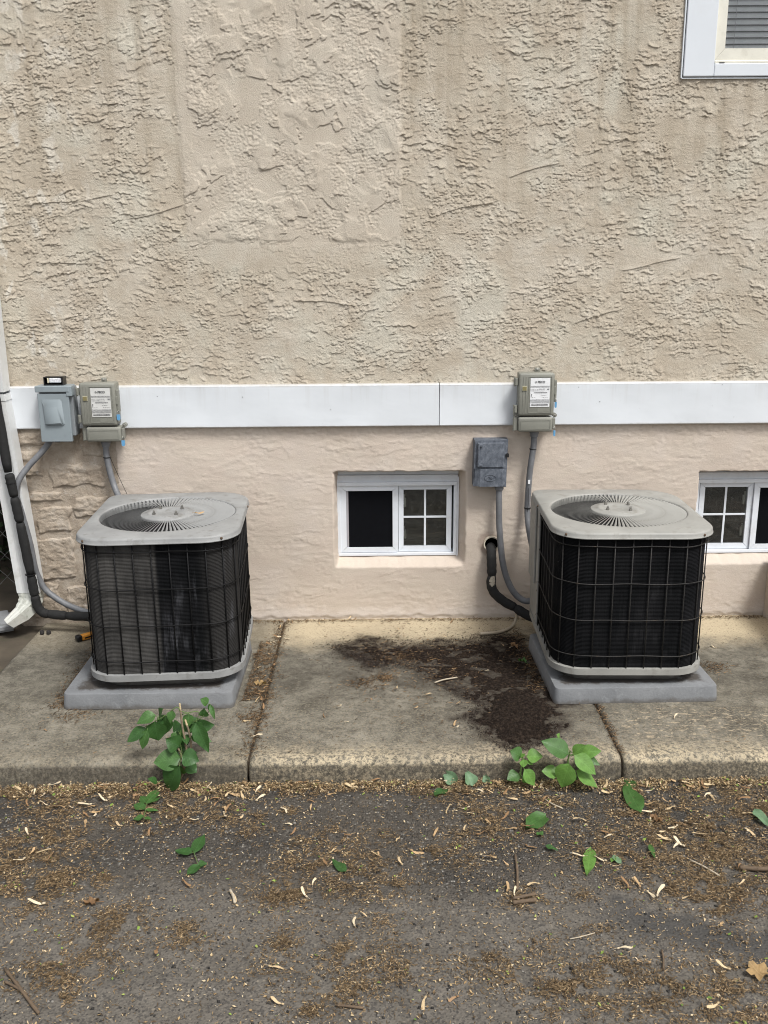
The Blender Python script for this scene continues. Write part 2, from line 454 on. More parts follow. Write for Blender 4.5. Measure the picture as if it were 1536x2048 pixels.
# ---- lower plaster with splayed window recesses
def recess(X, Z, x0, x1, z0, z1, wl, wr, wb, wt, depth):
    j = 0.004 * fbm(X / 0.06, Z / 0.06, 3, 201)
    a = sst(0, 1, (X + j - x0) / wl); b = sst(0, 1, (x1 - X + j) / wr)
    c = sst(0, 1, (Z + j - z0) / wb); d = sst(0, 1, (z1 - Z + j) / wt)
    return depth * a * b * c * d
X, Z = wall_grid(-1.135, 2.3, -0.02, 0.866, 0.0040)
hp = 0.0011 * fbm(X / 0.06, Z / 0.022, 4, 211) * (0.4 + sst(-0.1, 0.3, fbm(X / 0.2, Z / 0.15, 2, 217))) + 0.0013 * fbm(X / 0.022, Z / 0.016, 3, 213) * sst(-0.15, 0.3, fbm(X / 0.15, Z / 0.12, 3, 215)) + 0.005 * fbm(X / 0.4, Z / 0.3, 3, 221)
led = (Z / 0.05 + 1.1 * fbm(X / 0.14, Z / 0.09, 4, 231)+ 0.2 * perlin(X / 0.02, Z / 0.015, 235)) ; led = led - np.floor(led)
hp += 0.0016 * np.where(led < 0.08, led / 0.08, (1 - led) ** 2) * sst(0.05, 0.35, fbm(X / 0.2, Z / 0.08, 3, 241))
hp += 0.004 * sst(0.80, 0.85, Z + 0.01 * fbm(X / 0.05, Z / 0.05, 2, 243)) * (0.5 + fbm(X / 0.02, Z / 0.015, 3, 245))
hp *= sst(-0.02, 0.05, Z) * 0.6 + 0.4
dep = recess(X, Z, -0.190, 0.380, 0.236, 0.664, 0.022, 0.034, 0.040, 0.012, 0.085)
dep += recess(X, Z, 1.362, 1.96, 0.236, 0.652, 0.014, 0.034, 0.040, 0.012, 0.085)
foot = 0.006 * sst(0.02, 0.0, Z + 0.012 * fbm(X / 0.05, Z / 0.05, 3, 251))
Yv = -hp + dep + foot + 0.03 * sst(-1.10, -1.135, X + 0.02 * fbm(Z / 0.1, X * 0, 3, 255))
hole = ((X > -0.168) & (X < 0.336) & (Z > 0.280) & (Z < 0.640)) | ((X > 1.385) & (X < 1.92) & (Z > 0.280) & (Z < 0.630))
o = link('plaster_face', grid_mesh('plaster_face', np.stack([X - 0.3, Yv, Z], -1), ~hole[:-1, :-1]), M_plaster, house)
mb = MB(); mb.box(2.301, 6.0, 0.0, 0.3, -0.1, 1.0); mb.build('foundation_body', M_plaster, house)

# ---- stone corner: mortar bed with ribbon joints, rough stones proud of it
X, Z = wall_grid(CORNER, -1.09, -0.02, 0.866, 0.006)
Yv = -0.007 - 0.003 * fbm(X / 0.05, Z / 0.05, 4, 301) - 0.0012 * fbm(X / 0.012, Z / 0.012, 2, 303) + 0.02 * np.clip((CORNER + 0.015 - X) / 0.015, 0, 1)
o = link('mortar_bed', grid_mesh('mortar_bed', np.stack([X - 0.3, Yv, Z], -1)), M_stone, house)
STONES = [(-1.555, -1.398, .648, .768), (-1.385, -1.150, .606, .712), (-1.550, -1.318, .540, .592), (-1.290, -1.140, .470, .570), (-1.555, -1.470, .402, .530),
          (-1.452, -1.302, .408, .528), (-1.555, -1.298, .196, .390), (-1.555, -1.377, .018, .186), (-1.362, -1.262, .026, .172), (-1.55, -1.262, .782, .850),
          (-1.245, -1.150, .735, .850), (-1.276, -1.140, .200, .450)]
def stone_mesh(x0, x1, z0, z1, seed):
    n, m = max(8, int((x1 - x0) / 0.004)), max(8, int((z1 - z0) / 0.004))
    U, V = np.meshgrid(np.linspace(0, 1, n), np.linspace(0, 1, m), indexing='ij')
    X = x0 + (x1 - x0) * U; Z = z0 + (z1 - z0) * V
    rs = np.random.RandomState(seed)
    # uneven outline
    X = X + (0.022 * perlin(Z / 0.06, X * 0 + seed, seed)) * (np.abs(U - .5) * 2) ** 2
    Z = Z + (0.020 * perlin(X / 0.07, Z * 0 + seed, seed + 3)) * (np.abs(V - .5) * 2) ** 2 + rs.uniform(-.05, .05) * (U - .5) * (z1 - z0)
    edge = np.minimum(np.minimum(U * (x1 - x0), (1 - U) * (x1 - x0)), np.minimum(V * (z1 - z0), (1 - V) * (z1 - z0)))
    prof = sst(0, 0.012, edge + 0.003 * fbm(X / 0.03, Z / 0.03, 2, seed + 1))
    facet = np.abs(fbm(X / 0.11, Z / 0.06, 5, seed + 7, 0.6)) * 0.013 + 0.0035 * np.abs(fbm(X / 0.03, Z / 0.018, 4, seed + 9)) + 0.004
    Y = -0.001 - prof * (0.006 + facet)
    return np.stack([X, Y, Z], -1)
for i, (a, b, c, d) in enumerate(STONES):
    P = stone_mesh(a, b, c, d, 400 + i * 13); cx, cz = (a + b) / 2, c
    P = P - np.array([cx, 0, cz])
    link('stone', grid_mesh('stone', P), M_stone, house, (cx - 0.3, 0, cz))

# ---- white metal-wrapped trim band (two lengths meeting at a seam)
def trim(x0, x1, name='trim_board'):
    bm = bmesh.new(); n = max(2, int((x1 - x0) / 0.06)); prof = [(0.01, 0.858), (-0.020, 0.858), (-0.024, 0.862), (-0.0235, 0.90), (-0.0225, 0.95), (-0.0235, 1.0), (-0.024, 1.028), (-0.018, 1.034), (0.012, 1.036)]
    rows = []
    for i in range(n + 1):
        x = x0 + (x1 - x0) * i / n; wv = 0.0012 * math.sin(i * 1.7 + x0) + 0.0008 * math.sin(i * 0.6)
        rows.append([bm.verts.new((x, y + (1.6 * wv if 2 < k < 6 else 0), z)) for k, (y, z) in enumerate(prof)])
    for i in range(n):
        for k in range(len(prof) - 1): bm.faces.new((rows[i][k], rows[i + 1][k], rows[i + 1][k + 1], rows[i][k + 1]))
    bm.faces.new(rows[0]); bm.faces.new(rows[-1][::-1])
    mb = MB().bm(bm); return auto_smooth(mb.build(name, M_trim, house), 40)
trim(-1.535, 0.2565); trim(0.2595, 6.0)
for (x, z) in [(-0.55, 0.985), (-0.19, 0.93), (0.92, 0.955), (0.83, 1.015), (1.42, 1.02), (-0.9, 0.99)]:
    MB().lathe([(0.0016, 0.0), (0.0016, 0.001), (0.0008, 0.0014)], (x, -0.0235, z), 8, 'y').build('trim_nail', M_caulk, house)

# ---- basement windows
M_latch = simple('latch_plastic', (0.62, 0.60, 0.54), 0.5)
def basement_window(x0, x1, flip):
    """slider window in its recess; flip puts the screen on the right"""
    y = 0.066; z0, z1 = 0.270, 0.602
    root = MB(); t = 0.014
    root.box(x0, x1, y, y + 0.06, z0, z0 + 0.013, 0.002); root.box(x0, x1, y - 0.004, y + 0.06, z1 - 0.016, z1, 0.002)
    root.box(x0, x0 + t, y + 0.001, y + 0.06, z0 + 0.013, z1 - 0.016, 0.001); root.box(x1 - t, x1, y + 0.001, y + 0.06, z0 + 0.013, z1 - 0.016, 0.001)
    w = root.build('basement_window', M_vinyl, house)
    hd = MB(); hd.box(x0 - 0.004, x1 + 0.004, y + 0.004, y + 0.05, z1, z1 + 0.030, 0.002); hd.build('head_trim', M_vinyl, w)
    MB().box(x0 - 0.002, x1 + 0.012, y + 0.012, y + 0.05, z1 + 0.0305, z1 + 0.056, 0.003).build('head_filler', M_vinyl, w)
    def bx(a, b): return (x0 + x1 - b, x0 + x1 - a) if flip else (a, b)
    xm = x0 + (x1 - x0) * 0.508
    # screen sash, in front
    a0, a1 = x0 + t, xm; s = 0.024; zl, zh = z0 + 0.014, z1 - 0.017; sf = y + 0.006
    def mitre(a0, a1, zl, zh, s, yf, yb, name, sl=None):
        sl = sl or s; p = bx(a0, a1)
        for poly in ([(p[0], zl), (p[1], zl), (p[1] - s, zl + sl), (p[0] + s, zl + sl)], [(p[0], zh), (p[0] + s, zh - s), (p[1] - s, zh - s), (p[1], zh)],
                     [(p[0], zl), (p[0] + s, zl + sl), (p[0] + s, zh - s), (p[0], zh)], [(p[1], zl), (p[1], zh), (p[1] - s, zh - s), (p[1] - s, zl + sl)]):
            cx = sum(q[0] for q in poly) / 4; cz = sum(q[1] for q in poly) / 4
            g = [(cx + (q[0] - cx) * 0.999, cz + (q[1] - cz) * (1 - 0.0012 / max(abs(q[1] - cz), .01))) for q in poly]
            MB().prism(g, yf, yb).build(name, M_vinyl, w)
    mitre(a0, a1, zl, zh, s, sf, sf + 0.014, 'screen_rail')
    p = bx(a0 + s - 0.002, a1 - s + 0.002)
    MB().box(p[0], p[1], sf + 0.008, sf + 0.0095, zl + s - 0.002, zh - s + 0.002).build('insect_screen', M_screen, w)
    p = bx(a0 + s, a0 + s + 0.010)
    MB().box(p[0], p[1], sf + 0.0060, sf + 0.0078, zl + s, zh - s).build('screen_spline', simple_grey, w)
    # glazed sash, set back
    b0, b1 = xm + 0.002, x1 - t - 0.008; gs = 0.022; gf = y + 0.016
    mitre(b0, b1, zl, zh, gs, gf, gf + 0.020, 'sash_rail', 0.026)
    ga, gb = b0 + gs, b1 - gs; gz0, gz1 = zl + 0.026, zh - gs; gm = (ga + gb) / 2; gzm = (gz0 + gz1) / 2 + 0.004
    for (q0, q1, r0, r1) in ((ga, gm, gz0, gzm), (gm, gb, gz0, gzm), (ga, gm, gzm, gz1), (gm, gb, gzm, gz1)):
        p = bx(q0, q1); MB().box(p[0], p[1], gf + 0.008, gf + 0.0095, r0, r1).build('pane', M_glass, w)
    p = bx(gm - 0.0045, gm + 0.0045); MB().box(p[0], p[1], gf + 0.0040, gf + 0.0074, gz0, gz1, 0.001).build('muntin', M_vinyl, w)
    p = bx(ga, gb); MB().box(p[0], p[1], gf + 0.0042, gf + 0.0072, gzm - 0.0045, gzm + 0.0045, 0.001).build('muntin', M_vinyl, w)
    for zc in (gz0 + 0.055, gz1 - 0.055):
        p = bx(ga + 0.002, ga + 0.012); q = bx(ga + 0.0, ga + 0.006)
        lm = MB().box(p[0], p[1], gf + 0.020, gf + 0.030, zc - 0.028, zc + 0.014, 0.003); lm.box(q[0], q[1], gf + 0.0205, gf + 0.026, zc - 0.015, zc + 0.030, 0.002)
        lm.build('latch', M_latch, w)
    MB().box(x0 - 0.05, x1 + 0.05, y + 0.45, y + 0.46, z0 - 0.05, z1 + 0.06).add([(x0 - .05, y + .062, z0 - .06), (x1 + .05, y + .062, z0 - .06), (x1 + .05, y + .45, z0 - .06), (x0 - .05, y + .45, z0 - .06)], [(0, 1, 2, 3)]) \
        .add([(x0 - .05, y + .062, z1 + .08), (x1 + .05, y + .062, z1 + .08), (x1 + .05, y + .45, z1 + .08), (x0 - .05, y + .45, z1 + .08)], [(0, 1, 2, 3)]) \
        .add([(x0 - .05, y + .062, z0 - .06), (x0 - .05, y + .45, z0 - .06), (x0 - .05, y + .45, z1 + .08), (x0 - .05, y + .062, z1 + .08)], [(0, 1, 2, 3)]) \
        .add([(x1 + .05, y + .062, z0 - .06), (x1 + .05, y + .45, z0 - .06), (x1 + .05, y + .45, z1 + .08), (x1 + .05, y + .062, z1 + .08)], [(0, 1, 2, 3)]).build('painted_dark_cellar', M_dark, w)
    # pale caulk line down the free jamb
    p = bx(x1 + 0.0005, x1 + 0.008); MB().box(p[0], p[1], y + 0.003, y + 0.04, z0 - 0.02, z1 + 0.02, 0.001).build('caulk_strip', M_vinyl, w)
    return w
simple_grey = simple('grey_spline', (0.35, 0.34, 0.36), 0.6)
basement_window(-0.175, 0.344, False)
basement_window(1.380, 1.900, True)

# ---- upper window with blinds (its lower left corner is in view)
uw = MB()
uw.box(1.176, 1.292, -0.014, 0.05, 2.1905, 3.5, 0.003); uw.box(1.2925, 1.915, -0.0145, 0.05, 2.1905, 2.236, 0.003)
M_casing = simple('white_casing_metal', (0.66, 0.695, 0.735), 0.38, 0, 0.03, 4.0, (0.5, 0.49, 0.46), 0.10, obj=False)
upper = uw.build('upper_window', M_casing, house)
MB().box(1.168, 1.1725, -0.010, 0.05, 2.186, 3.5).box(1.1728, 1.915, -0.009, 0.05, 2.183, 2.1875).build('caulk_edge', M_casing, upper)
MB().box(1.1726, 1.1758, -0.004, 0.05, 2.1878, 3.5).box(1.176, 1.915, -0.004, 0.05, 2.1876, 2.1902).build('caulk_gap', M_caulk, upper)
MB().prism([(1.2925, 2.247), (1.330, 2.290), (1.330, 3.4), (1.2925, 3.4)], -0.006, 0.04).build('frame_side', M_cream, upper)
MB().prism([(1.293, 2.2468), (1.915, 2.2468), (1.915, 2.2895), (1.3305, 2.2895)], -0.006, 0.04).box(1.2935, 1.915, -0.010, 0.03, 2.237, 2.2464, 0.002).build('frame_sill', M_cream, upper)
MB().box(1.310, 1.330, -0.0105, -0.0148, 2.2365, 2.2395).build('weep_slot', M_caulk, upper)
MB().box(1.3302, 1.915, 0.012, 0.014, 2.29, 3.4).build('pane', M_glassc, upper)
M_slat = simple('blind_slat', (0.86, 0.88, 0.90), 0.45)
sl = MB()
a = R(56); ws = 0.0125
prof = [(-ws * math.cos(a), -ws * math.sin(a)), (-0.0016 * math.sin(a), 0.0016 * math.cos(a)), (ws * math.cos(a), ws * math.sin(a))]
vs = [(x, y, z) for x in (0.0, 0.57) for (y, z) in prof]
sl.add(vs, [(0, 1, 4, 3), (1, 2, 5, 4)])
slat_me = sl.mesh('slat'); slat_me.materials.append(M_slat)
zz = 2.3005
while zz < 3.38:
    ob = bpy.data.objects.new('slat', slat_me); COL.objects.link(ob); ob.parent = upper
    ob.location = Vector((1.334, 0.034, zz)) - wloc(upper); zz += 0.0222
for xx in (1.372, 1.80):
    MB().tube([(xx, 0.0215, 2.29), (xx, 0.0215, 3.38)], 0.0007, 5).build('ladder_cord', simple_grey, upper)
MB().box(1.18, 1.915, 0.30, 0.31, 2.18, 3.5).build('painted_dark_room', M_dark, upper)  # dark sheet painted as the unlit room behind the blinds

# ================================================================== ground
def concrete_mat():
    k = NT('weathered_concrete', 0.93, 0, 0.2); v = k.vec(); p = k.xyz()
    f = k.noise(v, 5.0, 6, 0.65)
    c = k.ramp(f, [(0.32, (0.110, 0.102, 0.082)), (0.5, (0.182, 0.168, 0.136)), (0.68, (0.270, 0.248, 0.200))])
    # dark biofilm blotches
    bio = k.noise(k.vec(loc=(7, 3, 0)), 3.2, 6, 0.7)
    c = k.mix(k.ramp(bio, [(0.48, 0.0), (0.62, 0.7)]), c, (0.063, 0.056, 0.044))
    mot = k.noise(k.vec(loc=(8, 8, 0)), 24, 6, 0.75)
    c = k.mix(k.ramp(mot, [(0.44, 0.0), (0.60, 0.6)]), c, (0.060, 0.054, 0.044))
    mot2 = k.noise(k.vec(loc=(1, 8, 0)), 55, 5, 0.75)
    c = k.mix(k.ramp(mot2, [(0.52, 0.0), (0.66, 0.5)]), c, (0.25, 0.225, 0.18))
    cream = (0.50, 0.42, 0.29)
    wob = k.math('MULTIPLY', k.math('SUBTRACT', k.noise(v, 9, 5, 0.7), 0.5), 0.30)
    yy = k.math('ADD', p[1], wob)
    wallside = k.math('MULTIPLY', k.rng(yy, -0.40, -0.16, 0.0, 0.95), k.rng(p[0], -0.52, -0.30, 0.25, 1.0))
    c = k.mix(wallside, c, cream)
    edge = k.rng(yy, -1.08, -1.19, 0.0, 1.0)
    sp = k.ramp(k.noise(v, 75, 4, 0.75), [(0.42, 0.0), (0.56, 1.0)])
    xs = k.math('MULTIPLY', k.rng(p[0], -0.50, -0.36, 0.25, 1.0), k.ramp(k.noise(v, 4.5, 4, 0.6), [(0.35, 0.35), (0.6, 1.0)]))
    c = k.mix(k.math('MULTIPLY', k.math('MULTIPLY', edge, sp), xs), c, cream)
    # pale spalls and specks
    sp2 = k.ramp(k.noise(k.vec((1, 1.8, 1), loc=(4, 4, 0)), 38, 4, 0.7, 0.4), [(0.56, 0.0), (0.60, 0.85)])
    z1 = k.math('MULTIPLY', k.rng(p[0], 0.77, 0.85), k.math('MULTIPLY', k.rng(yy, -0.84, -0.92), k.rng(yy, -1.20, -1.05)))
    c = k.mix(k.math('MULTIPLY', sp2, z1), c, (0.414, 0.340, 0.237))
    sp3 = k.ramp(k.noise(k.vec(loc=(9, 1, 0)), 110, 3, 0.8), [(0.5, 0.0), (0.62, 0.55)])
    zf = k.rng(yy, -0.55, -1.0)
    c = k.mix(k.math('MULTIPLY', sp3, zf), c, (0.296, 0.252, 0.178))
    sp4 = k.ramp(k.noise(k.vec(loc=(2, 6, 0)), 130, 3, 0.8), [(0.55, 0.0), (0.66, 0.75)])
    c = k.mix(sp4, c, (0.044, 0.038, 0.031))
    # front face stays grimier
    face = k.rng(p[2], -0.012, -0.025)
    c = k.mix(k.math('MULTIPLY', face, k.ramp(k.noise(v, 110, 5, 0.75), [(0.40, 0.9), (0.62, 0.35)])), c, (0.052, 0.046, 0.037))
    at = k.n('ShaderNodeAttribute'); at.attribute_name = 'soil'
    sf = k.math('MULTIPLY', at.outputs['Fac'], k.ramp(k.noise(v, 26, 6, 0.75), [(0.32, 0.45), (0.6, 1.0)]))
    c = k.mix(sf, c, (0.024, 0.0172, 0.0128))
    k.col(c)
    h = k.mix(0.5, k.noise(v, 140, 5, 0.7), k.noise(v, 28, 5, 0.6))
    k.bump(h, 0.55, 0.005); return k.m
M_conc = concrete_mat()

SOIL = np.array([(-.185, -.316), (-.09, -.255), (.005, -.23), (.085, -.30), (.23, -.285), (.422, -.224), (.615, -.19), (.613, -.361), (.617, -.601), (.650, -.852), (.575, -1.069), (.480, -1.165), (.400, -1.155), (.306, -.986), (.349, -.826), (.245, -.700), (.150, -.52), (.05, -.47), (-.035, -.50), (-.06, -.43), (-.114, -.403)])
def sdist(X, Y, P):
    d = np.full(X.shape, 1e9); ins = np.zeros(X.shape, bool); n = len(P)
    for i in range(n):
        a, b = P[i], P[(i + 1) % n]; e = b - a
        t = np.clip(((X - a[0]) * e[0] + (Y - a[1]) * e[1]) / (e @ e), 0, 1)
        d = np.minimum(d, np.hypot(X - a[0] - t * e[0], Y - a[1] - t * e[1]))
        c_ = ((a[1] > Y) != (b[1] > Y)) & (X < (b[0] - a[0]) * (Y - a[1]) / (b[1] - a[1] + 1e-12) + a[0]); ins ^= c_
    return np.where(ins, d, -d)
def soil_dust(X, Y):
    """powdery soil film, 0..1: dense inside the spill, feathering out over a hand's width"""
    d = sdist(X, Y, SOIL) + 0.10 * fbm(X / 0.14, Y / 0.11, 5, 921, 0.6)
    f = sst(-0.07, 0.04, d) * 0.95 + 0.25 * sst(-0.26, -0.02, d + 0.10 * fbm(X / 0.3, Y / 0.2, 3, 935))
    sm = np.exp(-((X + 0.02) / 0.20) ** 2 - ((Y + 0.62) / 0.16) ** 2)          # fainter smear towards the middle
    return np.clip(f + 0.45 * sm * sst(-0.3, 0.3, fbm(X / 0.10, Y / 0.08, 4, 933)), 0, 1)
pavement = empty('concrete_apron', (0, -0.6, 0), kind='structure')
def slab(x0, x1, y0, y1, seed, skew=0.0):
    n, m = int((x1 - x0) / 0.010) + 2, int((y1 - y0) / 0.010) + 2
    n = min(n, 230)
    xs = np.linspace(x0, x1, n); ys = np.linspace(y0, y1, m)
    X, Y = np.meshgrid(xs, ys, indexing='ij')
    Zt = 0.0022 * fbm(X / 0.25, Y / 0.25, 4, seed) + 0.0008 * perlin(X / 0.03, Y / 0.03, seed + 1)
    # worn rounded arris at the front and at the joints
    e = np.minimum(X - x0, x1 - X); Zt -= 0.006 * sst(0.012, 0, e)
    f = Y - y0; chip = 0.010 * fbm(X / 0.05, Y / 0.05, 3, seed + 2)
    Zt -= 0.009 * sst(0.020, 0.0, f + np.clip(chip, -0.008, 0.01)); Zt = np.maximum(Zt, -0.0145)
    P = np.stack([X, Y, Zt], -1)
    # front and side skirts
    rows = []
    for kk, dz in enumerate((-0.022, -0.040, -0.062, -0.14)):
        r_ = P[:, :1].copy(); r_[:, 0, 2] = dz; r_[:, 0, 1] = y0 - 0.006 + 0.005 * fbm(xs / 0.03, xs * 0 + dz * 60, 3, seed + 5) - 0.003 * kk
        rows.insert(0, r_)
    P = np.concatenate(rows + [P], 1)
    L = P[:1].copy(); L[..., 2] = -0.14; Rr = P[-1:].copy(); Rr[..., 2] = -0.14
    P = np.concatenate([L, P, Rr], 0)
    me = grid_mesh('slab', P - np.array([0, -0.6, 0]))
    at = me.attributes.new('soil', 'FLOAT', 'POINT'); at.data.foreach_set('value', soil_dust(P[..., 0], P[..., 1]).astype(np.float32).ravel())
    return link('slab', me, M_conc, pavement)
JL, JR = -0.413, 0.7625
slab(-1.46, JL - 0.005, -1.205, 0.03, 501); slab(JL + 0.004, JR - 0.004, -1.212, 0.03, 511); slab(JR + 0.004, 3.5, -1.218, 0.03, 521)
M_jointdirt = simple('joint_dirt', (0.05, 0.036, 0.022), 0.95, 0, 0.4, 60, bump=0.6, obj=False)
for x in (JL, JR):
    MB().box(x - 0.0045, x + 0.0035, -1.2, 0.0, -0.06, -0.011).build('joint_fill', M_jointdirt, pavement)

def asphalt_mat():
    k = NT('worn_asphalt', 0.88, 0, 0.3); v = k.vec(); p = k.xyz()
    cell = k.vor(v, 150.0, 'Color'); cs = k.n('ShaderNodeSeparateColor'); k.t.links.new(cell, cs.inputs[0])
    dist = k.vor(v, 150.0, 'Distance')
    coarse = k.ramp(cs.outputs[0], [(0.0, (0.026, 0.026, 0.0265)), (0.5, (0.050, 0.049, 0.048)), (0.86, (0.082, 0.078, 0.073)), (0.93, (0.16, 0.15, 0.135)), (0.965, (0.40, 0.385, 0.35))])
    coarse = k.mix(k.rng(dist, 0.35, 0.62, 0.0, 0.7), coarse, (0.014, 0.013, 0.012))
    dust = k.noise(v, 4.0, 6, 0.7)
    coarse = k.mix(k.ramp(dust, [(0.35, 0.25), (0.66, 0.75)]), coarse, (0.108, 0.093, 0.074))
    cell2 = k.vor(k.vec(loc=(3, 1, 0)), 210.0, 'Color'); c2 = k.n('ShaderNodeSeparateColor'); k.t.links.new(cell2, c2.inputs[0])
    fine = k.ramp(k.noise(v, 14, 6, 0.7), [(0.3, (0.084, 0.075, 0.063)), (0.5, (0.118, 0.106, 0.090)), (0.7, (0.150, 0.135, 0.115))])
    fine = k.mix(k.ramp(c2.outputs[1], [(0.55, 0.0), (0.9, 0.75)]), fine, (0.047, 0.044, 0.041))
    fine = k.mix(k.ramp(c2.outputs[0], [(0.975, 0.0), (0.99, 0.6)]), fine, (0.234, 0.203, 0.156))
    # dark sealed streak, lower right
    d = k.math('ADD', k.math('MULTIPLY', k.math('SUBTRACT', p[0], 0.80), 0.35), k.math('ADD', p[1], 1.93))
    d = k.math('ABSOLUTE', k.math('ADD', d, k.math('MULTIPLY', k.math('SUBTRACT', k.noise(v, 7, 5), 0.5), 0.2)))
    fine = k.mix(k.math('MULTIPLY', k.rng(d, 0.09, 0.03, 0.0, 0.7), k.rng(p[0], 0.5, 0.65)), fine, (0.043, 0.043, 0.043))
    wob = k.math('MULTIPLY', k.math('SUBTRACT', k.noise(v, 3.4, 5, 0.65), 0.5), 0.62)
    m = k.rng(k.math('ADD', k.math('ADD', p[1], wob), k.math('MULTIPLY', k.math('SUBTRACT', k.noise(v, 30, 4, 0.7), 0.5), 0.25)), -1.86, -1.62)
    k.col(k.mix(m, fine, coarse))
    hb = k.math('MULTIPLY', k.rng(dist, 0.75, 0.0), k.math('ADD', k.math('MULTIPLY', m, 0.75), 0.25))
    nb = k.bump(k.noise(v, 200, 4, 0.7), 0.35, 0.002)
    k.bump(hb, 0.9, 0.006, nb); return k.m
M_asph = asphalt_mat()
xs = np.concatenate([[-60, -20, -6, -3], np.arange(-1.9, 1.9, 0.008), [3, 6, 20, 60]])
ys = np.concatenate([[-80, -30, -10, -5, -3.2], np.arange(-2.6, -1.14, 0.008), [-1.0]])
X, Y = np.meshgrid(xs, ys, indexing='ij')
near = sst(2.2, 1.7, np.abs(X)) * sst(-2.9, -2.5, Y)
Zg = -0.080 + near * (0.004 * fbm(X / 0.3, Y / 0.3, 3, 601) + 0.0035 * fbm(X / 0.022, Y / 0.022, 3, 611) * (0.35 + 0.65 * sst(-1.85, -1.6, Y)))
def ground_z(x, y):
    return float(-0.080 + 0.004 * fbm(np.array([x / 0.3]), np.array([y / 0.3]), 3, 601)[0] + 0.0035 * fbm(np.array([x / 0.022]), np.array([y / 0.022]), 3, 611)[0] * (0.35 + 0.65 * sst(-1.85, -1.6, np.array([y]))[0]))
drive = link('driveway', grid_mesh('driveway', np.stack([X, Y, Zg], -1)), M_asph); tag(drive, kind='structure')
M_yard = simple('yard_soil', (0.075, 0.060, 0.042), 0.95, 0, 0.35, 6, (0.04, 0.05, 0.02), 0.6, 0.6, 60, obj=False)
yard = MB().add([(-60, -0.999, -0.085), (-1.72, -0.999, -0.085), (-1.72, 60, -0.085), (-60, 60, -0.085), (6.0, -0.999, -0.085), (60, -0.999, -0.085), (60, 60, -0.085), (6.0, 60, -0.085), (-1.72, 7.0, -0.085), (6.0, 7.0, -0.085)], [(0, 1, 2, 3), (4, 5, 6, 7), (8, 9, 7, 2)]).build('yard_ground', M_yard)
tag(yard, kind='structure')

# ================================================================== materials of the equipment
M_lid = simple('weathered_grey_paint', (0.255, 0.258, 0.255), 0.55, 0, 0.16, 11, (0.11, 0.10, 0.085), 0.60, 0.15, 300)
M_lid2 = simple('weathered_beige_grey_paint', (0.285, 0.282, 0.262), 0.55, 0, 0.13, 11, (0.15, 0.135, 0.11), 0.55, 0.15, 300)
M_vane = simple('louvre_paint', (0.33, 0.33, 0.32), 0.5, 0, 0.12, 30)
M_wire = simple('black_wire_coating', (0.006, 0.006, 0.0065), 0.55, 0, 0.3, 20, spec=0.2)
M_wire2 = simple('dusty_wire_coating', (0.022, 0.021, 0.020), 0.55, 0, 0.5, 12, (0.13, 0.09, 0.055), 0.5, spec=0.25)
M_black = simple('painted_interior_shade', (0.010, 0.010, 0.011), 0.8)  # near-black stands for the shade inside hollows
M_steel = simple('zinc_steel', (0.28, 0.27, 0.25), 0.4, 0.8, 0.2, 40)
M_rustscrew = simple('rusty_screw', (0.10, 0.065, 0.04), 0.7, 0.2, 0.3, 80)
def coil_mat(name, dust):
    k = NT(name, 0.8, 0, 0.05); v = k.vec(obj=True); p = k.xyz(v)
    c = k.ramp(k.noise(v, 10, 5), [(0.3, (0.004, 0.0045, 0.005)), (0.7, (0.010, 0.010, 0.011))])
    if dust:
        # flattened, dust-grey fins over the left part of the face
        e = k.math('ADD', p[0], k.math('MULTIPLY', k.math('SUBTRACT', k.noise(k.vec((14, 14, 0.8), obj=True), 2.0, 3), 0.5), 0.02))
        lf = k.rng(e, 0.004, -0.012, 0.0, 0.75)
        dn = k.ramp(k.noise(k.vec((6, 6, 2), obj=True), 3, 5, 0.65), [(0.3, 0.45), (0.6, 1.0)])
        c = k.mix(k.math('MULTIPLY', lf, dn), c, (0.078, 0.075, 0.071))
        rr = k.rng(p[0], 0.13, 0.20, 0.0, 0.35); c = k.mix(rr, c, (0.06, 0.057, 0.053))
    # pale corrosion streaks, fine and vertical
    st = k.noise(k.vec((60, 60, 5), obj=True), 1.0, 4, 0.7)
    bl = k.noise(k.vec((9, 9, 4), obj=True, loc=(1, 5, 2)), 1.0, 4, 0.6)
    a = k.math('MULTIPLY', k.ramp(st, [(0.5, 0.0), (0.68, 1.0)]), k.ramp(bl, [(0.52, 0.0), (0.68, 0.28 if dust else 0.15)]))
    c = k.mix(a, c, (0.24, 0.245, 0.27) if dust else (0.13, 0.13, 0.135))
    k.col(c); k.bump(k.noise(k.vec((160, 160, 10), obj=True), 1.0, 3), 0.4, 0.003); return k.m
M_coilL = coil_mat('dusty_coil_fins', True); M_coilR = coil_mat('black_coil_fins', False)
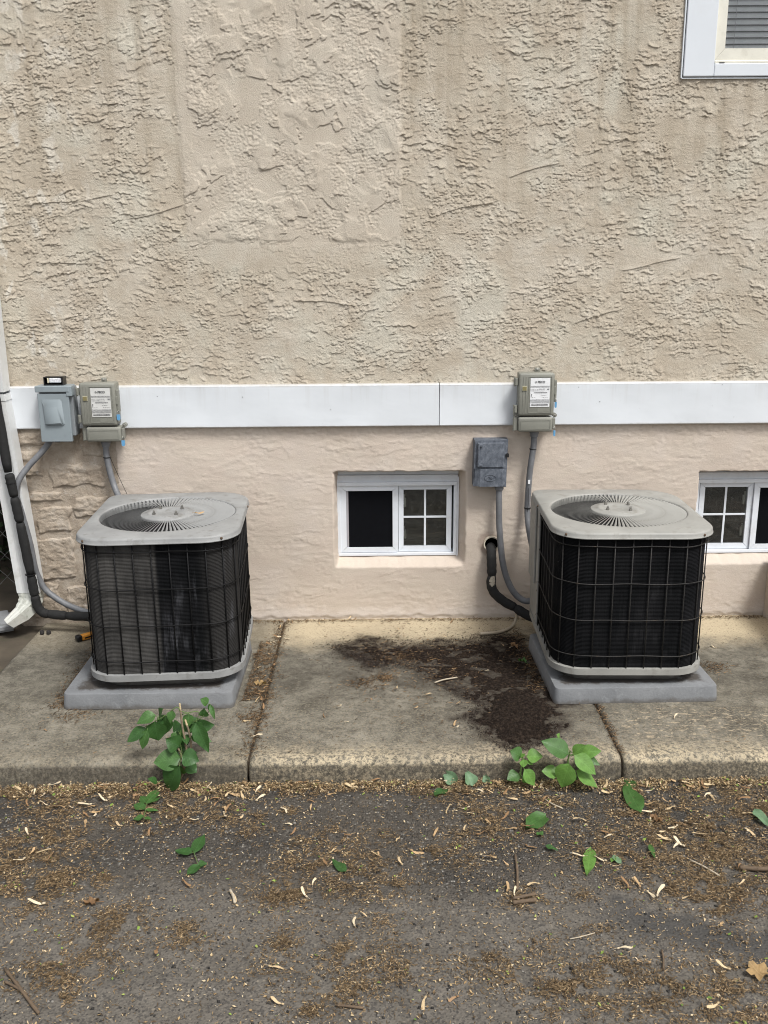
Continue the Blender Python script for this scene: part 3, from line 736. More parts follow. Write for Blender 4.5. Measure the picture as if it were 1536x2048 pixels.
def pad_mat():
    k = NT('grey_pad_plastic', 0.75, 0, 0.3); v = k.vec(obj=True)
    c = k.ramp(k.noise(v, 7, 6, 0.65), [(0.3, (0.150, 0.156, 0.163)), (0.7, (0.210, 0.217, 0.224))])
    sc = k.noise(k.vec((3, 3, 9), obj=True, rot=(0, .3, .4)), 6, 5, 0.7, 1.0)
    c = k.mix(k.ramp(sc, [(0.60, 0.0), (0.66, 0.5)]), c, (0.13, 0.13, 0.135))
    # grit washed in under the machine
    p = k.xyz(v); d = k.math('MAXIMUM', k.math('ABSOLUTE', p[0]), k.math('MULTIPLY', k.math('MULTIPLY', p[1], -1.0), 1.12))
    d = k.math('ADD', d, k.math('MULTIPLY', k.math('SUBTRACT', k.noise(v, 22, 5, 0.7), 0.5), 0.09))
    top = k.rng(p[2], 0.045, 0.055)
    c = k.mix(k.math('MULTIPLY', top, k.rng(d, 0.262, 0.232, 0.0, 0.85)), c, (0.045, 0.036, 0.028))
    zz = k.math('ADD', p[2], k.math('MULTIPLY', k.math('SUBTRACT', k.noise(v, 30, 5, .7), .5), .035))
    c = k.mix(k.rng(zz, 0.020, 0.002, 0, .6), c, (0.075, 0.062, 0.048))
    wr = k.noise(k.vec(obj=True, loc=(5, 5, 5)), 18, 6, .75)
    c = k.mix(k.ramp(wr, [(.55, 0.0), (.68, .45)]), c, (0.27, 0.28, 0.285))
    k.col(c); k.bump(k.noise(v, 120, 4), 0.4, 0.003); return k.m
M_pad = pad_mat()

# ================================================================== condenser pads and units
def rrect(w, d, rad, n=8):
    """rounded rectangle, radii front-left, front-right, back-right, back-left; counter-clockwise from the front left"""
    fl, fr, br, bl = rad; pts = []
    for cx, cy, r_, a0 in ((-w / 2 + fl, -d / 2 + fl, fl, 180), (w / 2 - fr, -d / 2 + fr, fr, 270), (w / 2 - br, d / 2 - br, br, 0), (-w / 2 + bl, d / 2 - bl, bl, 90)):
        for k in range(n + 1):
            a = R(a0 + 90 * k / n); pts.append((cx + r_ * math.cos(a), cy + r_ * math.sin(a)))
    return pts
def resample(pts, n, start=0.0):
    P = [Vector((*p, 0)) for p in pts] + [Vector((*pts[0], 0))]
    L = [0.0]
    for a, b in zip(P, P[1:]): L.append(L[-1] + (b - a).length)
    out = []; j = 0
    for k in range(n):
        s = (start + k * L[-1] / n) % L[-1]; j = 0
        while L[j + 1] < s: j += 1
        t = (s - L[j]) / max(1e-9, L[j + 1] - L[j]); q = P[j].lerp(P[j + 1], t); out.append((q.x, q.y))
    return out, L[-1]
UW, UD = 0.550, 0.645
RAD = (0.115, 0.120, 0.140, 0.045)

def pad(cx, y0, y1, w, rz, label):
    bm = bmesh.new(); bmesh.ops.create_cube(bm, size=1.0); d = y1 - y0; hgt = 0.057
    for v in bm.verts:
        t = 0.985 if v.co.z > 0 else 1.0
        v.co = (v.co.x * w * t, v.co.y * d * t, (v.co.z + 0.5) * hgt)
    vert = [e for e in bm.edges if abs(e.verts[0].co.z - e.verts[1].co.z) > 0.02]
    bmesh.ops.bevel(bm, geom=vert, offset=0.022, segments=4, affect='EDGES', profile=0.5)
    top = [e for e in bm.edges if e.verts[0].co.z > hgt - .001 and e.verts[1].co.z > hgt - .001 and len(e.link_faces) == 2 and e.calc_face_angle(0) > 0.5]
    bmesh.ops.bevel(bm, geom=top, offset=0.004, segments=2, affect='EDGES', profile=0.5)
    o = link('equipment_pad', MB().bm(bm).mesh('equipment_pad'), M_pad, None, (cx, (y0 + y1) / 2, 0.001)); o.rotation_euler.z = rz
    auto_smooth(o, 30); return tag(o, label, 'pad', 'condenser pads')
pad(-0.811, -0.853, -0.33, 0.600, R(0.0), 'grey plastic pad under the dusty condenser beside the downspout')
pad(0.902, -0.843, -0.315, 0.585, R(1.2), 'grey plastic pad under the black condenser beside the soil spill')

def ac_unit(loc, rz, label, m_coil, m_wire, m_lid, panel, tilt):
    u = empty('air_conditioner', loc, label, 'air conditioner', 'outdoor condenser units', rz=rz)
    u.rotation_euler = (tilt[0], tilt[1], rz)
    def P(mb, name, mat, par=u, smooth=False, ang=35):
        o = mb.build(name, mat, par, local=True)
        if smooth: auto_smooth(o, ang)
        return o
    zb, zt = 0.039, 0.537
    # base pan, tucked in
    mb = MB(); pts, _ = resample(rrect(UW - 0.09, UD - 0.09, (0.08,) * 4), 64)
    vs = [(x * s_, y * s_, z) for s_, z in ((0.97, 0.0), (1.0, 0.012), (1.0, 0.045)) for x, y in pts]
    mb.add(vs, [(i * 64 + k, i * 64 + (k + 1) % 64, (i + 1) * 64 + (k + 1) % 64, (i + 1) * 64 + k) for i in range(2) for k in range(64)])
    P(mb, 'base_pan', simple_pan, smooth=True)
    # lower band
    out_, per = resample(rrect(UW, UD, RAD), 96); in_, _ = resample(rrect(UW - 0.05, UD - 0.05, tuple(r_ - 0.02 for r_ in RAD)), 96)
    mb = MB(); prof = [(1, zb), (0, zb - 0.001), (0, zb + 0.003), (0, zb + 0.0175), (0, zb + 0.0215), (1, zb + 0.0225)]
    vs = []
    for t, z in prof:
        for a, b in zip(out_, in_): vs.append((a[0] + (b[0] - a[0]) * t, a[1] + (b[1] - a[1]) * t, z))
    mb.add(vs, [(i * 96 + k, i * 96 + (k + 1) % 96, (i + 1) * 96 + (k + 1) % 96, (i + 1) * 96 + k) for i in range(5) for k in range(96)])
    P(mb, 'base_band', m_lid, smooth=True)
    # finned coil: real horizontal corrugation
    cp, _ = resample(rrect(UW - 0.028, UD - 0.028, tuple(max(0.02, r_ - 0.014) for r_ in RAD)), 72); cq = [(x * 0.9955, y * 0.996) for x, y in cp]
    mb = MB(); rows = 196; vs = []
    for i in range(rows + 1):
        z = zb + 0.02 + (zt - zb - 0.015) * i / rows
        vs += [(*(cp if i % 2 else cq)[k], z) for k in range(72)]
    mb.add(vs, [(i * 72 + k, i * 72 + (k + 1) % 72, (i + 1) * 72 + (k + 1) % 72, (i + 1) * 72 + k) for i in range(rows) for k in range(72)])
    P(mb, 'coil', m_coil)
    # wire guard
    wp, wper = resample(rrect(UW - 0.010, UD - 0.010, RAD), 128)
    gap = lambda x, y: x < -0.1 and y > 0.12          # service corner has no guard
    ring = [k for k in range(128) if not gap(*wp[k])]
    k0 = next(k for k in range(128) if not gap(*wp[k]) and gap(*wp[k - 1]))
    seq = [(k0 + j) % 128 for j in range(128) if not gap(*wp[(k0 + j) % 128])]
    for z in (0.108, 0.241, 0.374, 0.508):
        mb = MB().tube([(*wp[k], z + 0.0015 * math.sin(k * .5 + z * 30)) for k in seq], 0.0021, 6)
        P(mb, 'guard_wire', m_wire, smooth=True, ang=80)
    vw = MB().tube([(0, 0, zb + 0.012), (0, 0, zt + 0.012)], 0.0023, 6).mesh('guard_wire'); vw.materials.append(m_wire); smoothing(vw, True)
    fine, _ = resample(rrect(UW - 0.0155, UD - 0.0155, RAD), 1000)
    nv = int(wper / 0.0605); st0 = 0.012
    vp, _ = resample(rrect(UW - 0.0155, UD - 0.0155, RAD), nv, st0)
    for x, y in vp:
        if gap(x, y): continue
        w = bpy.data.objects.new('guard_wire', vw); COL.objects.link(w); w.parent = u; w.location = (x, y, 0)
    # service panel corner
    if panel:
        mb = MB(); hw, hd = UW / 2, UD / 2
        mb.box(-hw + 0.002, -hw + 0.012, 0.105, hd - 0.03, zb + 0.027, zt, 0.002); mb.box(-hw - 0.006, -hw + 0.0015, 0.155, hd - 0.02, 0.215, zt - 0.002, 0.003)
        mb.box(-hw + 0.013, -0.12, hd - 0.014, hd - 0.003, zb + 0.027, zt, 0.002)
        sp = P(mb, 'service_panel', m_lid)
        for z in (0.10, 0.20, 0.235, 0.46):
            P(MB().lathe([(0.004, 0), (0.004, 0.002), (0.002, 0.003)], (-hw + 0.0015, 0.115, z), 8, 'x'), 'screw', M_rustscrew, sp)
    else:
        mb = MB(); hw, hd = UW / 2, UD / 2
        mb.box(-hw + 0.004, -hw + 0.012, 0.125, hd - 0.03, zb + 0.027, zt, 0.002); mb.box(-hw + 0.013, -0.12, hd - 0.014, hd - 0.003, zb + 0.027, zt, 0.002)
        P(mb, 'service_panel', m_lid)
    # top cover with rolled rim and round opening
    n = 128; outer, _ = resample(rrect(UW + 0.012, UD + 0.012, tuple(r_ + .006 for r_ in RAD)), 512)
    cxg, cyg, rg = 0.0, 0.0, 0.247
    ang = [2 * math.pi * k / n for k in range(n)]
    oa = [math.atan2(y, x) % (2 * math.pi) for x, y in outer]
    ro = [outer[min(range(512), key=lambda j: min(abs(oa[j] - a), 2 * math.pi - abs(oa[j] - a)))] for a in ang]
    zr = 0.561
    prof = []
    def ringpts(s_, z, kind):
        if kind == 'o': return [(x * s_, y * s_, z) for x, y in ro]
        return [(cxg + s_ * math.cos(a), cyg + s_ * math.sin(a), z) for a in ang]
    rings = [ringpts(rg - 0.001, zr - 0.030, 'c'), ringpts(rg - 0.001, zr - 0.004, 'c'), ringpts(rg + 0.003, zr - 0.0005, 'c'), ringpts(rg + 0.007, zr, 'c'),
             ringpts(0.980, zr - 0.0012, 'o'), ringpts(0.992, zr - 0.0035, 'o'), ringpts(1.0, zr - 0.009, 'o'), ringpts(1.001, zr - 0.0185, 'o'), ringpts(1.007, zr - 0.0205, 'o'), ringpts(1.006, zr - 0.0230, 'o'), ringpts(0.97, zr - 0.0230, 'o')]
    mb = MB(); vs = [p for r_ in rings for p in r_]
    mb.add(vs, [(i * n + k, i * n + (k + 1) % n, (i + 1) * n + (k + 1) % n, (i + 1) * n + k) for i in range(len(rings) - 1) for k in range(n)])
    lid = P(mb, 'top_cover', m_lid, smooth=True, ang=50)
    for (px_, py_) in ((-0.235, -0.288), (0.225, -0.30), (-0.278, 0.10), (0.278, 0.12)):
        # screws through the rim, pointing outwards
        q = min(range(n), key=lambda j: (ro[j][0] - px_) ** 2 + (ro[j][1] - py_) ** 2)
        d = Vector((*ro[q], 0)).normalized(); c = Vector((*ro[q], zr - 0.0135))
        P(MB().tube([c - d * 0.002, c + d * 0.003, c + d * 0.0045], [0.0045, 0.0045, 0.002], 8), 'screw', M_rustscrew, lid)
    # radial louvres, each a tilted blade
    nb = 98; r0, r1 = 0.082, rg - 0.0015
    mb = MB(); seg = 6; vs = []; tl = R(25)
    for i in range(seg + 1):
        t = i / seg; r_ = r0 + (r1 - r0) * t; hw_ = (0.0017 + 0.0028 * t) * (1.0 if i < seg else 0.6)
        for s_, lip in ((-1, 0), (0, 0), (1, 0), (1, 1)):
            vs.append((r_, s_ * hw_ * math.cos(tl) + lip * 0.0003, s_ * hw_ * math.sin(tl) - lip * 0.0003 + zr - 0.0038))
    fs = []
    for i in range(seg):
        for j in range(3): fs.append((i * 4 + j, i * 4 + j + 1, (i + 1) * 4 + j + 1, (i + 1) * 4 + j))
    mb.add(vs, fs); vm = mb.mesh('louvre'); vm.materials.append(m_lid); smoothing(vm, True)
    for k in range(nb):
        b = bpy.data.objects.new('louvre', vm); COL.objects.link(b); b.parent = lid; b.rotation_euler.z = 2 * math.pi * (k + .5) / nb
    # hub
    hub = P(MB().lathe([(0.100, zr - 0.010), (0.100, zr - 0.0015), (0.097, zr + 0.001), (0.078, zr + 0.002), (0.076, zr + 0.0045), (0.070, zr + 0.005), (0.047, zr + 0.005), (0.045, zr + 0.0035), (0.0, zr + 0.0035)], n=48), 'hub', m_lid, smooth=True, ang=60)
    for k in range(4):
        a = R(38 + 90 * k); c = (0.058 * math.cos(a), 0.058 * math.sin(a), zr + 0.004)
        P(MB().lathe([(0.0062, 0), (0.0062, 0.007), (0.0042, 0.0075), (0.0042, 0.013), (0.003, 0.016), (0.0, 0.017)], c, 6), 'bolt', M_steel, hub)
    # near-black cylinder inside: the unit's inner shade put into its colour
    sh = MB().lathe([(0.252, zr - 0.028), (0.252, 0.30), (0.0, 0.30)], n=40)
    P(sh, 'painted_dark_shroud', M_black)
    return u
simple_pan = simple('base_pan_paint', (0.13, 0.125, 0.115), 0.6, 0, 0.25, 14, (0.05, 0.035, 0.025), 0.7)
ac_unit((-0.772, -0.503, 0.059), R(3.2), 'condenser with dust-grey streaked coil fins, beside the stone corner', M_coilL, M_wire, M_lid, False, (R(0.25), R(-0.3)))
ac_unit((0.893, -0.500, 0.059), R(-1.6), 'condenser with clean black coil fins and beige side panel near the right window', M_coilR, M_wire2, M_lid2, True, (0, 0))

# ================================================================== boxes on the wall
M_gbox = simple('blue_grey_enamel', (0.245, 0.285, 0.305), 0.42, 0, 0.06, 9, (0.16, 0.17, 0.17), 0.3)
M_peco = simple('grey_green_plastic', (0.215, 0.215, 0.185), 0.5, 0, 0.07, 15, (0.13, 0.125, 0.10), 0.3, 0.15, 500)
def weath():
    k = NT('weathered_blue_grey_plastic', 0.6, 0, 0.3); v = k.vec(obj=True)
    f = k.noise(k.vec((1, 1, .7), obj=True), 55, 6, 0.75)
    c = k.ramp(f, [(0.34, (0.065, 0.073, 0.090)), (0.5, (0.108, 0.122, 0.146)), (0.68, (0.185, 0.203, 0.235))])
    k.col(c); k.bump(f, 0.2, 0.001); return k.m
M_weath = weath()
M_label = simple('label_paper', (0.60, 0.60, 0.58), 0.5, 0, 0.06, 30)
M_label2 = simple('label_paper_bright', (0.74, 0.75, 0.76), 0.45, 0, 0.06, 30)
M_ink = simple('label_ink', (0.05, 0.05, 0.055), 0.6)
M_inkg = simple('label_ink_grey', (0.16, 0.16, 0.17), 0.6)
M_blue = simple('blue_seal_plastic', (0.12, 0.32, 0.54), 0.4, 0, 0.08, 60)
M_amber = simple('amber_lens', (0.22, 0.19, 0.09), 0.3)
M_amberf = simple('lens_frame', (0.38, 0.36, 0.26), 0.5)
M_blackp = simple('black_plastic', (0.008, 0.008, 0.009), 0.4)

# left metal disconnect box
g = empty('electrical_disconnect_box', (-1.302, -0.022, 0.818), 'blue-grey metal disconnect box with raised trapezoid cover on the white band', 'electrical box')
x0, x1, z0, z1 = -1.368, -1.238, 0.817, 1.043
MB().box(x0 + 0.006, x1 + 0.010, -0.078, -0.018, z0 + 0.022, z1 - 0.004, 0.003).build('body', simple('grey_steel_body', (0.20, 0.215, 0.225), 0.5, 0, 0.08, 12), g)
MB().box(x0 + 0.002, x1 - 0.002, -0.094, -0.0785, z0, z1 - 0.030, 0.0025).build('door', M_gbox, g)
MB().box(x0 - 0.004, x1 + 0.004, -0.099, -0.018, z1 - 0.024, z1 + 0.001, 0.003).box(x1 - 0.010, x1 + 0.0125, -0.097, -0.060, z1 - 0.040, z1 - 0.0005, 0.002).build('hood', M_gbox, g)
bm = bmesh.new(); zc0, zc1 = z0 + 0.068, z0 + 0.173
base = [(x0 + 0.024, zc0), (x1 - 0.026, zc0), (x1 - 0.032, zc1), (x0 + 0.018, zc1)]; topp = [(x0 + 0.032, zc0 + 0.004), (x1 - 0.034, zc0 + 0.008), (x1 - 0.050, zc1 - 0.028), (x0 + 0.032, zc1 - 0.028)]
vb = [bm.verts.new((x, -0.0942, z)) for x, z in base]; vt = [bm.verts.new((x, -0.0812, z)) for x, z in topp]; vt = vt
for v in vt: v.co.y = -0.106
for i in range(4): bm.faces.new((vb[i], vb[(i + 1) % 4], vt[(i + 1) % 4], vt[i]))
bm.faces.new(vt); bmesh.ops.bevel(bm, geom=[e for e in bm.edges if len(e.link_faces) == 2], offset=0.003, segments=2, affect='EDGES')
auto_smooth(MB().bm(bm).build('raised_cover', M_gbox, g), 50)
MB().box(-1.312, -1.292, -0.095, -0.085, z0 - 0.0015, z0 + 0.0012).build('latch_slot', M_blackp, g)

def text_mesh(s, size, loc, mat, parent, name, bold=0.0):
    cu = bpy.data.curves.new(name, 'FONT'); cu.body = s; cu.size = size; cu.align_x = 'CENTER'; cu.align_y = 'CENTER'; cu.extrude = 0.0002; cu.offset = bold
    ob = bpy.data.objects.new('tmp_text', cu); COL.objects.link(ob)
    dg = bpy.context.evaluated_depsgraph_get(); me = bpy.data.meshes.new_from_object(ob.evaluated_get(dg))
    bpy.data.objects.remove(ob, do_unlink=True); bpy.data.curves.remove(cu)
    me.name = name; me.materials.clear(); me.materials.append(mat)
    o = bpy.data.objects.new(name, me); COL.objects.link(o); o.parent = parent
    o.rotation_euler = (R(90), 0, 0); o.location = Vector(loc) - wloc(parent); return o

def utility_box(cx, zt, label, m_label, side, low_dx, tw):
    """two-compartment load control box; local x about cx, hangs from zt"""
    u = empty('utility_control_box', (cx, -0.022, zt - 0.24), label, 'utility box', 'load control boxes on the trim band')
    w = 0.146; x0, x1 = cx - w / 2, cx + w / 2; zb = zt - 0.174; rs = random.Random(int(cx * 100))
    body = MB().box(x0 + 0.004, x1 - 0.004, -0.062, -0.016, zb + 0.004, zt - 0.002, 0.006, 3).build('body', M_peco, u); auto_smooth(body)
    door = MB().box(x0, x1, -0.096, -0.0625, zb, zt, 0.010, 3).build('door', M_peco, u); auto_smooth(door)
    fy = -0.0965
    # raised ribs framing a sunk field
    mb = MB(); t = 0.0022
    for a, b, c, d in ((x0 + 0.040, x0 + 0.040 + t, zb + 0.012, zt - 0.014), (x1 - 0.014, x1 - 0.014 + t, zb + 0.012, zt - 0.014), (x0 + 0.0425, x1 - 0.0145, zt - 0.0165, zt - 0.0143), (x0 + 0.0425, x1 - 0.0145, zb + 0.012, zb + 0.0142), (x0 + 0.018, x0 + 0.0202, zb + 0.012, zt - 0.014), (x0 + 0.029, x0 + 0.0312, zb + 0.012, zt - 0.014)):
        mb.box(a, b, fy - 0.0012, fy + 0.002, c, d)
    mb.build('door_rib', M_peco, door)
    MB().box(x1 - 0.068, x1 - 0.016, fy - 0.0006, fy + 0.002, zb + 0.017, zb + 0.029).build('moulded_plate', M_peco, door)
    # indicator lens
    lf = MB().box(x0 + 0.014, x0 + 0.034, fy - 0.003, fy + 0.002, zt - 0.072, zt - 0.052, 0.0015).build('lens_frame', M_amberf, door)
    MB().box(x0 + 0.0165, x0 + 0.0315, fy - 0.0036, fy - 0.0028, zt - 0.0695, zt - 0.0545).build('indicator_lens', M_amber, door)
    # paper label with its print
    l0, l1, lz0, lz1 = x0 + 0.047, x1 - 0.020, zb + 0.037, zt - 0.020
    P = np.zeros((24, 30, 3)); U, V = np.meshgrid(np.linspace(l0, l1, 24), np.linspace(lz0, lz1, 30), indexing='ij')
    P[..., 0] = U - cx; P[..., 2] = V - (zt - 0.24); P[..., 1] = fy - 0.0012 + 0.022 - 0.0009 * np.abs(fbm(U / 0.02, V / 0.012, 3, int(cx * 50) % 90 + 90)) * sst(lz1 - 0.05, lz1 - 0.02, V)
    lab = link('paper_label', grid_mesh('paper_label', P), m_label, u)
    ly = fy - 0.0026
    text_mesh('PECO', 0.0115, (cx + 0.018, ly - 0.0002, lz1 - 0.0165), M_ink, lab, 'lettering', 0.0003)
    mb = MB(); lx = cx - 0.004; lz = lz1 - 0.0165
    for a in range(4):
        q = R(45 + 90 * a); mb.prism([(lx + 0.004 * math.cos(q), lz + 0.004 * math.sin(q)), (lx + 0.0048 * math.cos(q + .75), lz + 0.0048 * math.sin(q + .75)), (lx + 0.001 * math.cos(q + 1.4), lz + 0.001 * math.sin(q + 1.4))], ly - 0.0004, ly)
    mb.build('logo_mark', M_ink, lab)
    mb = MB(); hgt = lz1 - lz0
    def row(zf, hgt_, gapm, lo=0.02, hi=0.98):
        x = l0 + (l1 - l0) * lo; z = lz0 + hgt * zf
        while x < l0 + (l1 - l0) * hi:
            ww = rs.uniform(0.0012, 0.004)
            mb.box(x, min(x + ww, l1 - .001), ly - 0.0001, ly + 0.0004, z, z + hgt_ * rs.uniform(.6, 1)); x += ww + rs.uniform(.0005, gapm)
    for zf in (0.715, 0.688): row(zf, 0.0016, .0012)
    row(0.60, 0.0014, .004, .02, .40); row(0.615, 0.0020, .003, .45, .72); row(0.60, 0.0045, .0015, .86, .97); row(0.56, .001, .003, .05, .7)
    for zf in (0.505, 0.49): row(zf, 0.0015, .0015, .2, .85)
    row(0.40, 0.0022, .005, .55, .85); row(0.33, 0.0014, .005, .6, .95); row(0.33, 0.0012, .004, .05, .3)
    for zf in (0.255, 0.228, 0.20, 0.172, 0.145): row(zf, 0.0013, .0014)
    mb.build('fine_print', M_inkg, lab)
    mb = MB(); n_ = 15
    for i in range(n_):
        x = l0 + (l1 - l0) * (0.09 + 0.82 * i / (n_ - 1)); z = lz0 + hgt * 0.075
        q = [(x + 0.0021 * math.cos(a), z + 0.0023 * math.sin(a) * (1 + .2 * (i % 2))) for a in [2 * math.pi * j / 8 for j in range(8)]]
        mb.prism(q, ly - 0.0003, ly + 0.0004)
    mb.build('number_row', M_ink, lab)
    mb = MB(); ax = l0 + 0.006; az = lz0 + hgt * 0.36
    mb.prism([(ax - .0006, az), (ax + .0006, az), (ax + .0006, az + .007), (ax + .0022, az + .007), (ax, az + .0115), (ax - .0022, az + .007), (ax - .0006, az + .007)], ly - 0.0003, ly + 0.0004); mb.build('arrow_mark', M_ink, lab)
    # mounting ear and screw
    auto_smooth(MB().box(cx - 0.009 + 0.01, cx + 0.013 + 0.01, -0.030, -0.018, zt - 0.004, zt + 0.014, 0.004, 3).build('mounting_ear', M_peco, u))
    MB().lathe([(0.0045, 0), (0.0045, 0.002), (0.002, 0.0035)], (cx + 0.012, -0.030, zt + 0.006), 10, 'y').build('screw', M_steel, u)
    # hinges on the left
    for z in (zt - 0.037, zb + 0.026):
        hb = MB(); hb.box(x0 - 0.013, x0 - 0.001, -0.086, -0.070, z - 0.014, z + 0.016, 0.002); hb.tube([(x0 - 0.014, -0.078, z - 0.018), (x0 - 0.014, -0.078, z + 0.018)], 0.004, 8)
        hb.build('hinge', M_peco, u)
    # hasp and blue seal on the right
    MB().box(x1 + 0.0005, x1 + 0.010, -0.088, -0.066, zb + 0.055, zt - 0.030, 0.002).box(x1 - 0.002, x1 + 0.006, -0.092, -0.075, zb + 0.085, zb + 0.120, 0.002).build('hasp', M_peco, u)
    def seal(x, z, thin):
        h_ = 0.024; wd = 0.004 if thin else 0.0065
        poly = [(x - wd, z), (x + wd, z), (x + wd, z - h_ + 0.006), (x + wd * .6, z - h_ + .001), (x - wd * .6, z - h_ + .001), (x - wd, z - h_ + 0.006)]
        o = MB().prism(poly, -0.098, -0.092).build('seal', M_blue, u)
        MB().tube(chain([(x - wd * .6, -0.094, z - 0.001), (x - wd * .7, -0.092, z + 0.010), (x, -0.088, z + 0.015), (x + wd * .7, -0.092, z + 0.010), (x + wd * .6, -0.094, z - 0.001)], 3), 0.0009, 5).build('shackle', M_steel, o)
    seal(x1 + 0.006, zb + 0.046 + (0.01 if side else 0), side)
    # lower compartment
    a0, a1 = x0 + 0.003 + low_dx, x1 - 0.002 + low_dx; lz1_, lz0_ = zb - 0.005, zb - 0.066
    lb = MB().box(a0 + 0.004, a1 - 0.002, -0.060, -0.012, lz0_ + 0.003, lz1_ - 0.002, 0.005, 3).build('lower_body', M_peco, u); auto_smooth(lb)
    ld = MB().box(a0, a1, -0.094, -0.0605, lz0_, lz1_, 0.008, 3).build('lower_door', M_peco, u); auto_smooth(ld)
    mb = MB()
    for a, b, c, d in ((a0 + 0.010, a1 - 0.010, lz1_ - 0.0145, lz1_ - 0.0125), (a0 + 0.010, a1 - 0.010, lz0_ + 0.0105, lz0_ + 0.0125), (a0 + 0.010, a0 + 0.012, lz0_ + 0.0127, lz1_ - 0.0147), (a1 - 0.012, a1 - 0.010, lz0_ + 0.0127, lz1_ - 0.0147)):
        mb.box(a, b, -0.0955, -0.092, c, d)
    mb.build('door_rib', M_peco, ld)
    hb = MB(); hb.box(a0 - 0.016, a0 - 0.0005, -0.080, -0.060, lz0_ + 0.004, lz1_ - 0.004, 0.002); hb.tube([(a0 - 0.016, -0.074, lz0_ + 0.002), (a0 - 0.016, -0.074, lz1_ - 0.004)], 0.004, 8); hb.build('hinge', M_peco, u)
    MB().box(a1 + 0.0005, a1 + 0.011, -0.086, -0.064, lz0_ + 0.010, lz1_ - 0.006, 0.002).build('hasp', M_peco, u)
    seal(a1 + 0.007, lz0_ + 0.006, side)
    for x, sgn in ((a0 - 0.008, 0), (a1 + 0.010, 1)):
        e = MB().tube([(x, -0.075, lz1_ + 0.004), (x, -0.050, lz1_ + 0.004)], 0.009, 12).build('mounting_ear', M_peco, u)
        MB().lathe([(0.0042, 0), (0.0042, 0.002), (0.002, 0.003)], (x, -0.075, lz1_ + 0.004), 10, 'y').build('screw', M_steel, u)
    # conduit hub under the box
    MB().lathe([(0.020, 0), (0.020, -0.016), (0.018, -0.018), (0.0165, -0.030), (0.0, -0.030)], (tw, -0.045, lz0_ + 0.003), 16).build('conduit_hub', M_cgrey, u)
    return u
M_cgrey = simple('grey_conduit', (0.150, 0.155, 0.165), 0.5, 0, 0.15, 25, (0.30, 0.30, 0.30), 0.3, 0.1, 300)
utility_box(-1.124, 1.055, 'grey-green load control box left, with a flat blue seal, beside the metal disconnect', M_label, False, 0.012, -1.120)
utility_box(0.645, 1.082, 'grey-green load control box with bright paper label, above the weathered disconnect', M_label2, True, 0.0, 0.650)

# weathered plastic disconnect
g = empty('weathered_disconnect_box', (0.470, 0.0, 0.605), 'mottled blue-grey weathered disconnect box between window and load control box', 'electrical box')
x0, x1, z0, z1 = 0.400, 0.541, 0.605, 0.805
b = MB().prism([(x0, z0 + 0.004), (x1 - 0.004, z0), (x1, z1), (x0 + 0.002, z1)], -0.058, 0.004).build('body', M_weath, g)
MB().prism([(x0 + 0.001, z0 + 0.080), (x1 - 0.006, z0 + 0.080), (x1 - 0.004, z1 - 0.002), (x0 + 0.003, z1 - 0.002)], -0.066, -0.0585).build('front_frame', M_weath, g)
MB().box(x0 + 0.012, x1 - 0.016, -0.073, -0.0665, z0 + 0.086, z1 - 0.010, 0.003).build('door', M_weath, g)
MB().add([(x0 + 0.004, -0.0585, z0 + 0.006), (x1 - 0.006, -0.0585, z0 + 0.003), (x1 - 0.006, -0.0665, z0 + 0.079), (x0 + 0.004, -0.0665, z0 + 0.079),
          (x0 + 0.026, -0.070, z0 + 0.004), (x1 - 0.024, -0.070, z0 + 0.004), (x1 - 0.024, -0.072, z0 + 0.079), (x0 + 0.026, -0.072, z0 + 0.079)],
         [(4, 5, 6, 7), (0, 4, 7, 3), (5, 1, 2, 6), (0, 1, 5, 4), (3, 7, 6, 2)]).build('lower_cover', M_weath, g)
MB().tube([(x0 + 0.018, -0.078, z0 + 0.092), (x0 + 0.018, -0.078, z1 - 0.012)], 0.0035, 8).box(x0 + 0.013, x0 + 0.034, -0.079, -0.0735, z1 - 0.026, z1 - 0.014, .002).box(x0 + 0.013, x0 + 0.034, -0.079, -0.0735, z0 + 0.092, z0 + 0.102, .002).build('hinge', M_weath, g)
MB().box(x1 - 0.010, x1 + 0.003, -0.074, -0.058, z1 - 0.072, z1 - 0.056, 0.002).build('latch', M_blackp, g)
mb = MB()    # moulded oval emblem on the lower cover
pts = [(0.468 + 0.024 * math.cos(a), -0.0722, z0 + 0.042 + 0.013 * math.sin(a)) for a in [2 * math.pi * i / 24 for i in range(25)]]
mb.tube(pts, 0.0009, 5, False); mb.tube([(0.452, -0.0722, z0 + 0.036), (0.462, -0.0722, z0 + 0.048), (0.474, -0.0722, z0 + 0.037), (0.486, -0.0722, z0 + 0.046)], 0.0009, 5)
mb.build('moulded_emblem', M_weath, g)
MB().lathe([(0.019, 0), (0.019, -0.014), (0.016, -0.020), (0.0, -0.020)], (0.511, -0.040, z0 + 0.002), 16).build('conduit_hub', M_cgrey, g)

# small black cased lamp standing on the metal box
g = empty('small_black_case', (-1.298, -0.052, 1.0445), 'small black open case with clear tube lying on the metal disconnect box', 'case')
mb = MB(); a0, a1, c0, c1 = -1.340, -1.262, 1.0445, 1.078
mb.box(a0, a1, -0.040, -0.0352, c0, c1); mb.box(a0, a1, -0.0782, -0.0405, c0, c0 + 0.004); mb.box(a0, a0 + 0.004, -0.078, -0.0405, c0 + 0.0042, c1); mb.box(a1 - 0.004, a1, -0.078, -0.0405, c0 + 0.0042, c1)
mb.box(a0 + 0.0042, a1 - 0.0042, -0.078, -0.0405, c1 - 0.003, c1); mb.build('case_body', M_blackp, g)
MB().box(a0 + 0.022, a1 - 0.008, -0.080, -0.060, c0 + 0.010, c1 - 0.0035, 0.004, 2).build('clear_tube', simple('clear_tube', (0.62, 0.63, 0.66), 0.15, 0, 0.3, 120), g)
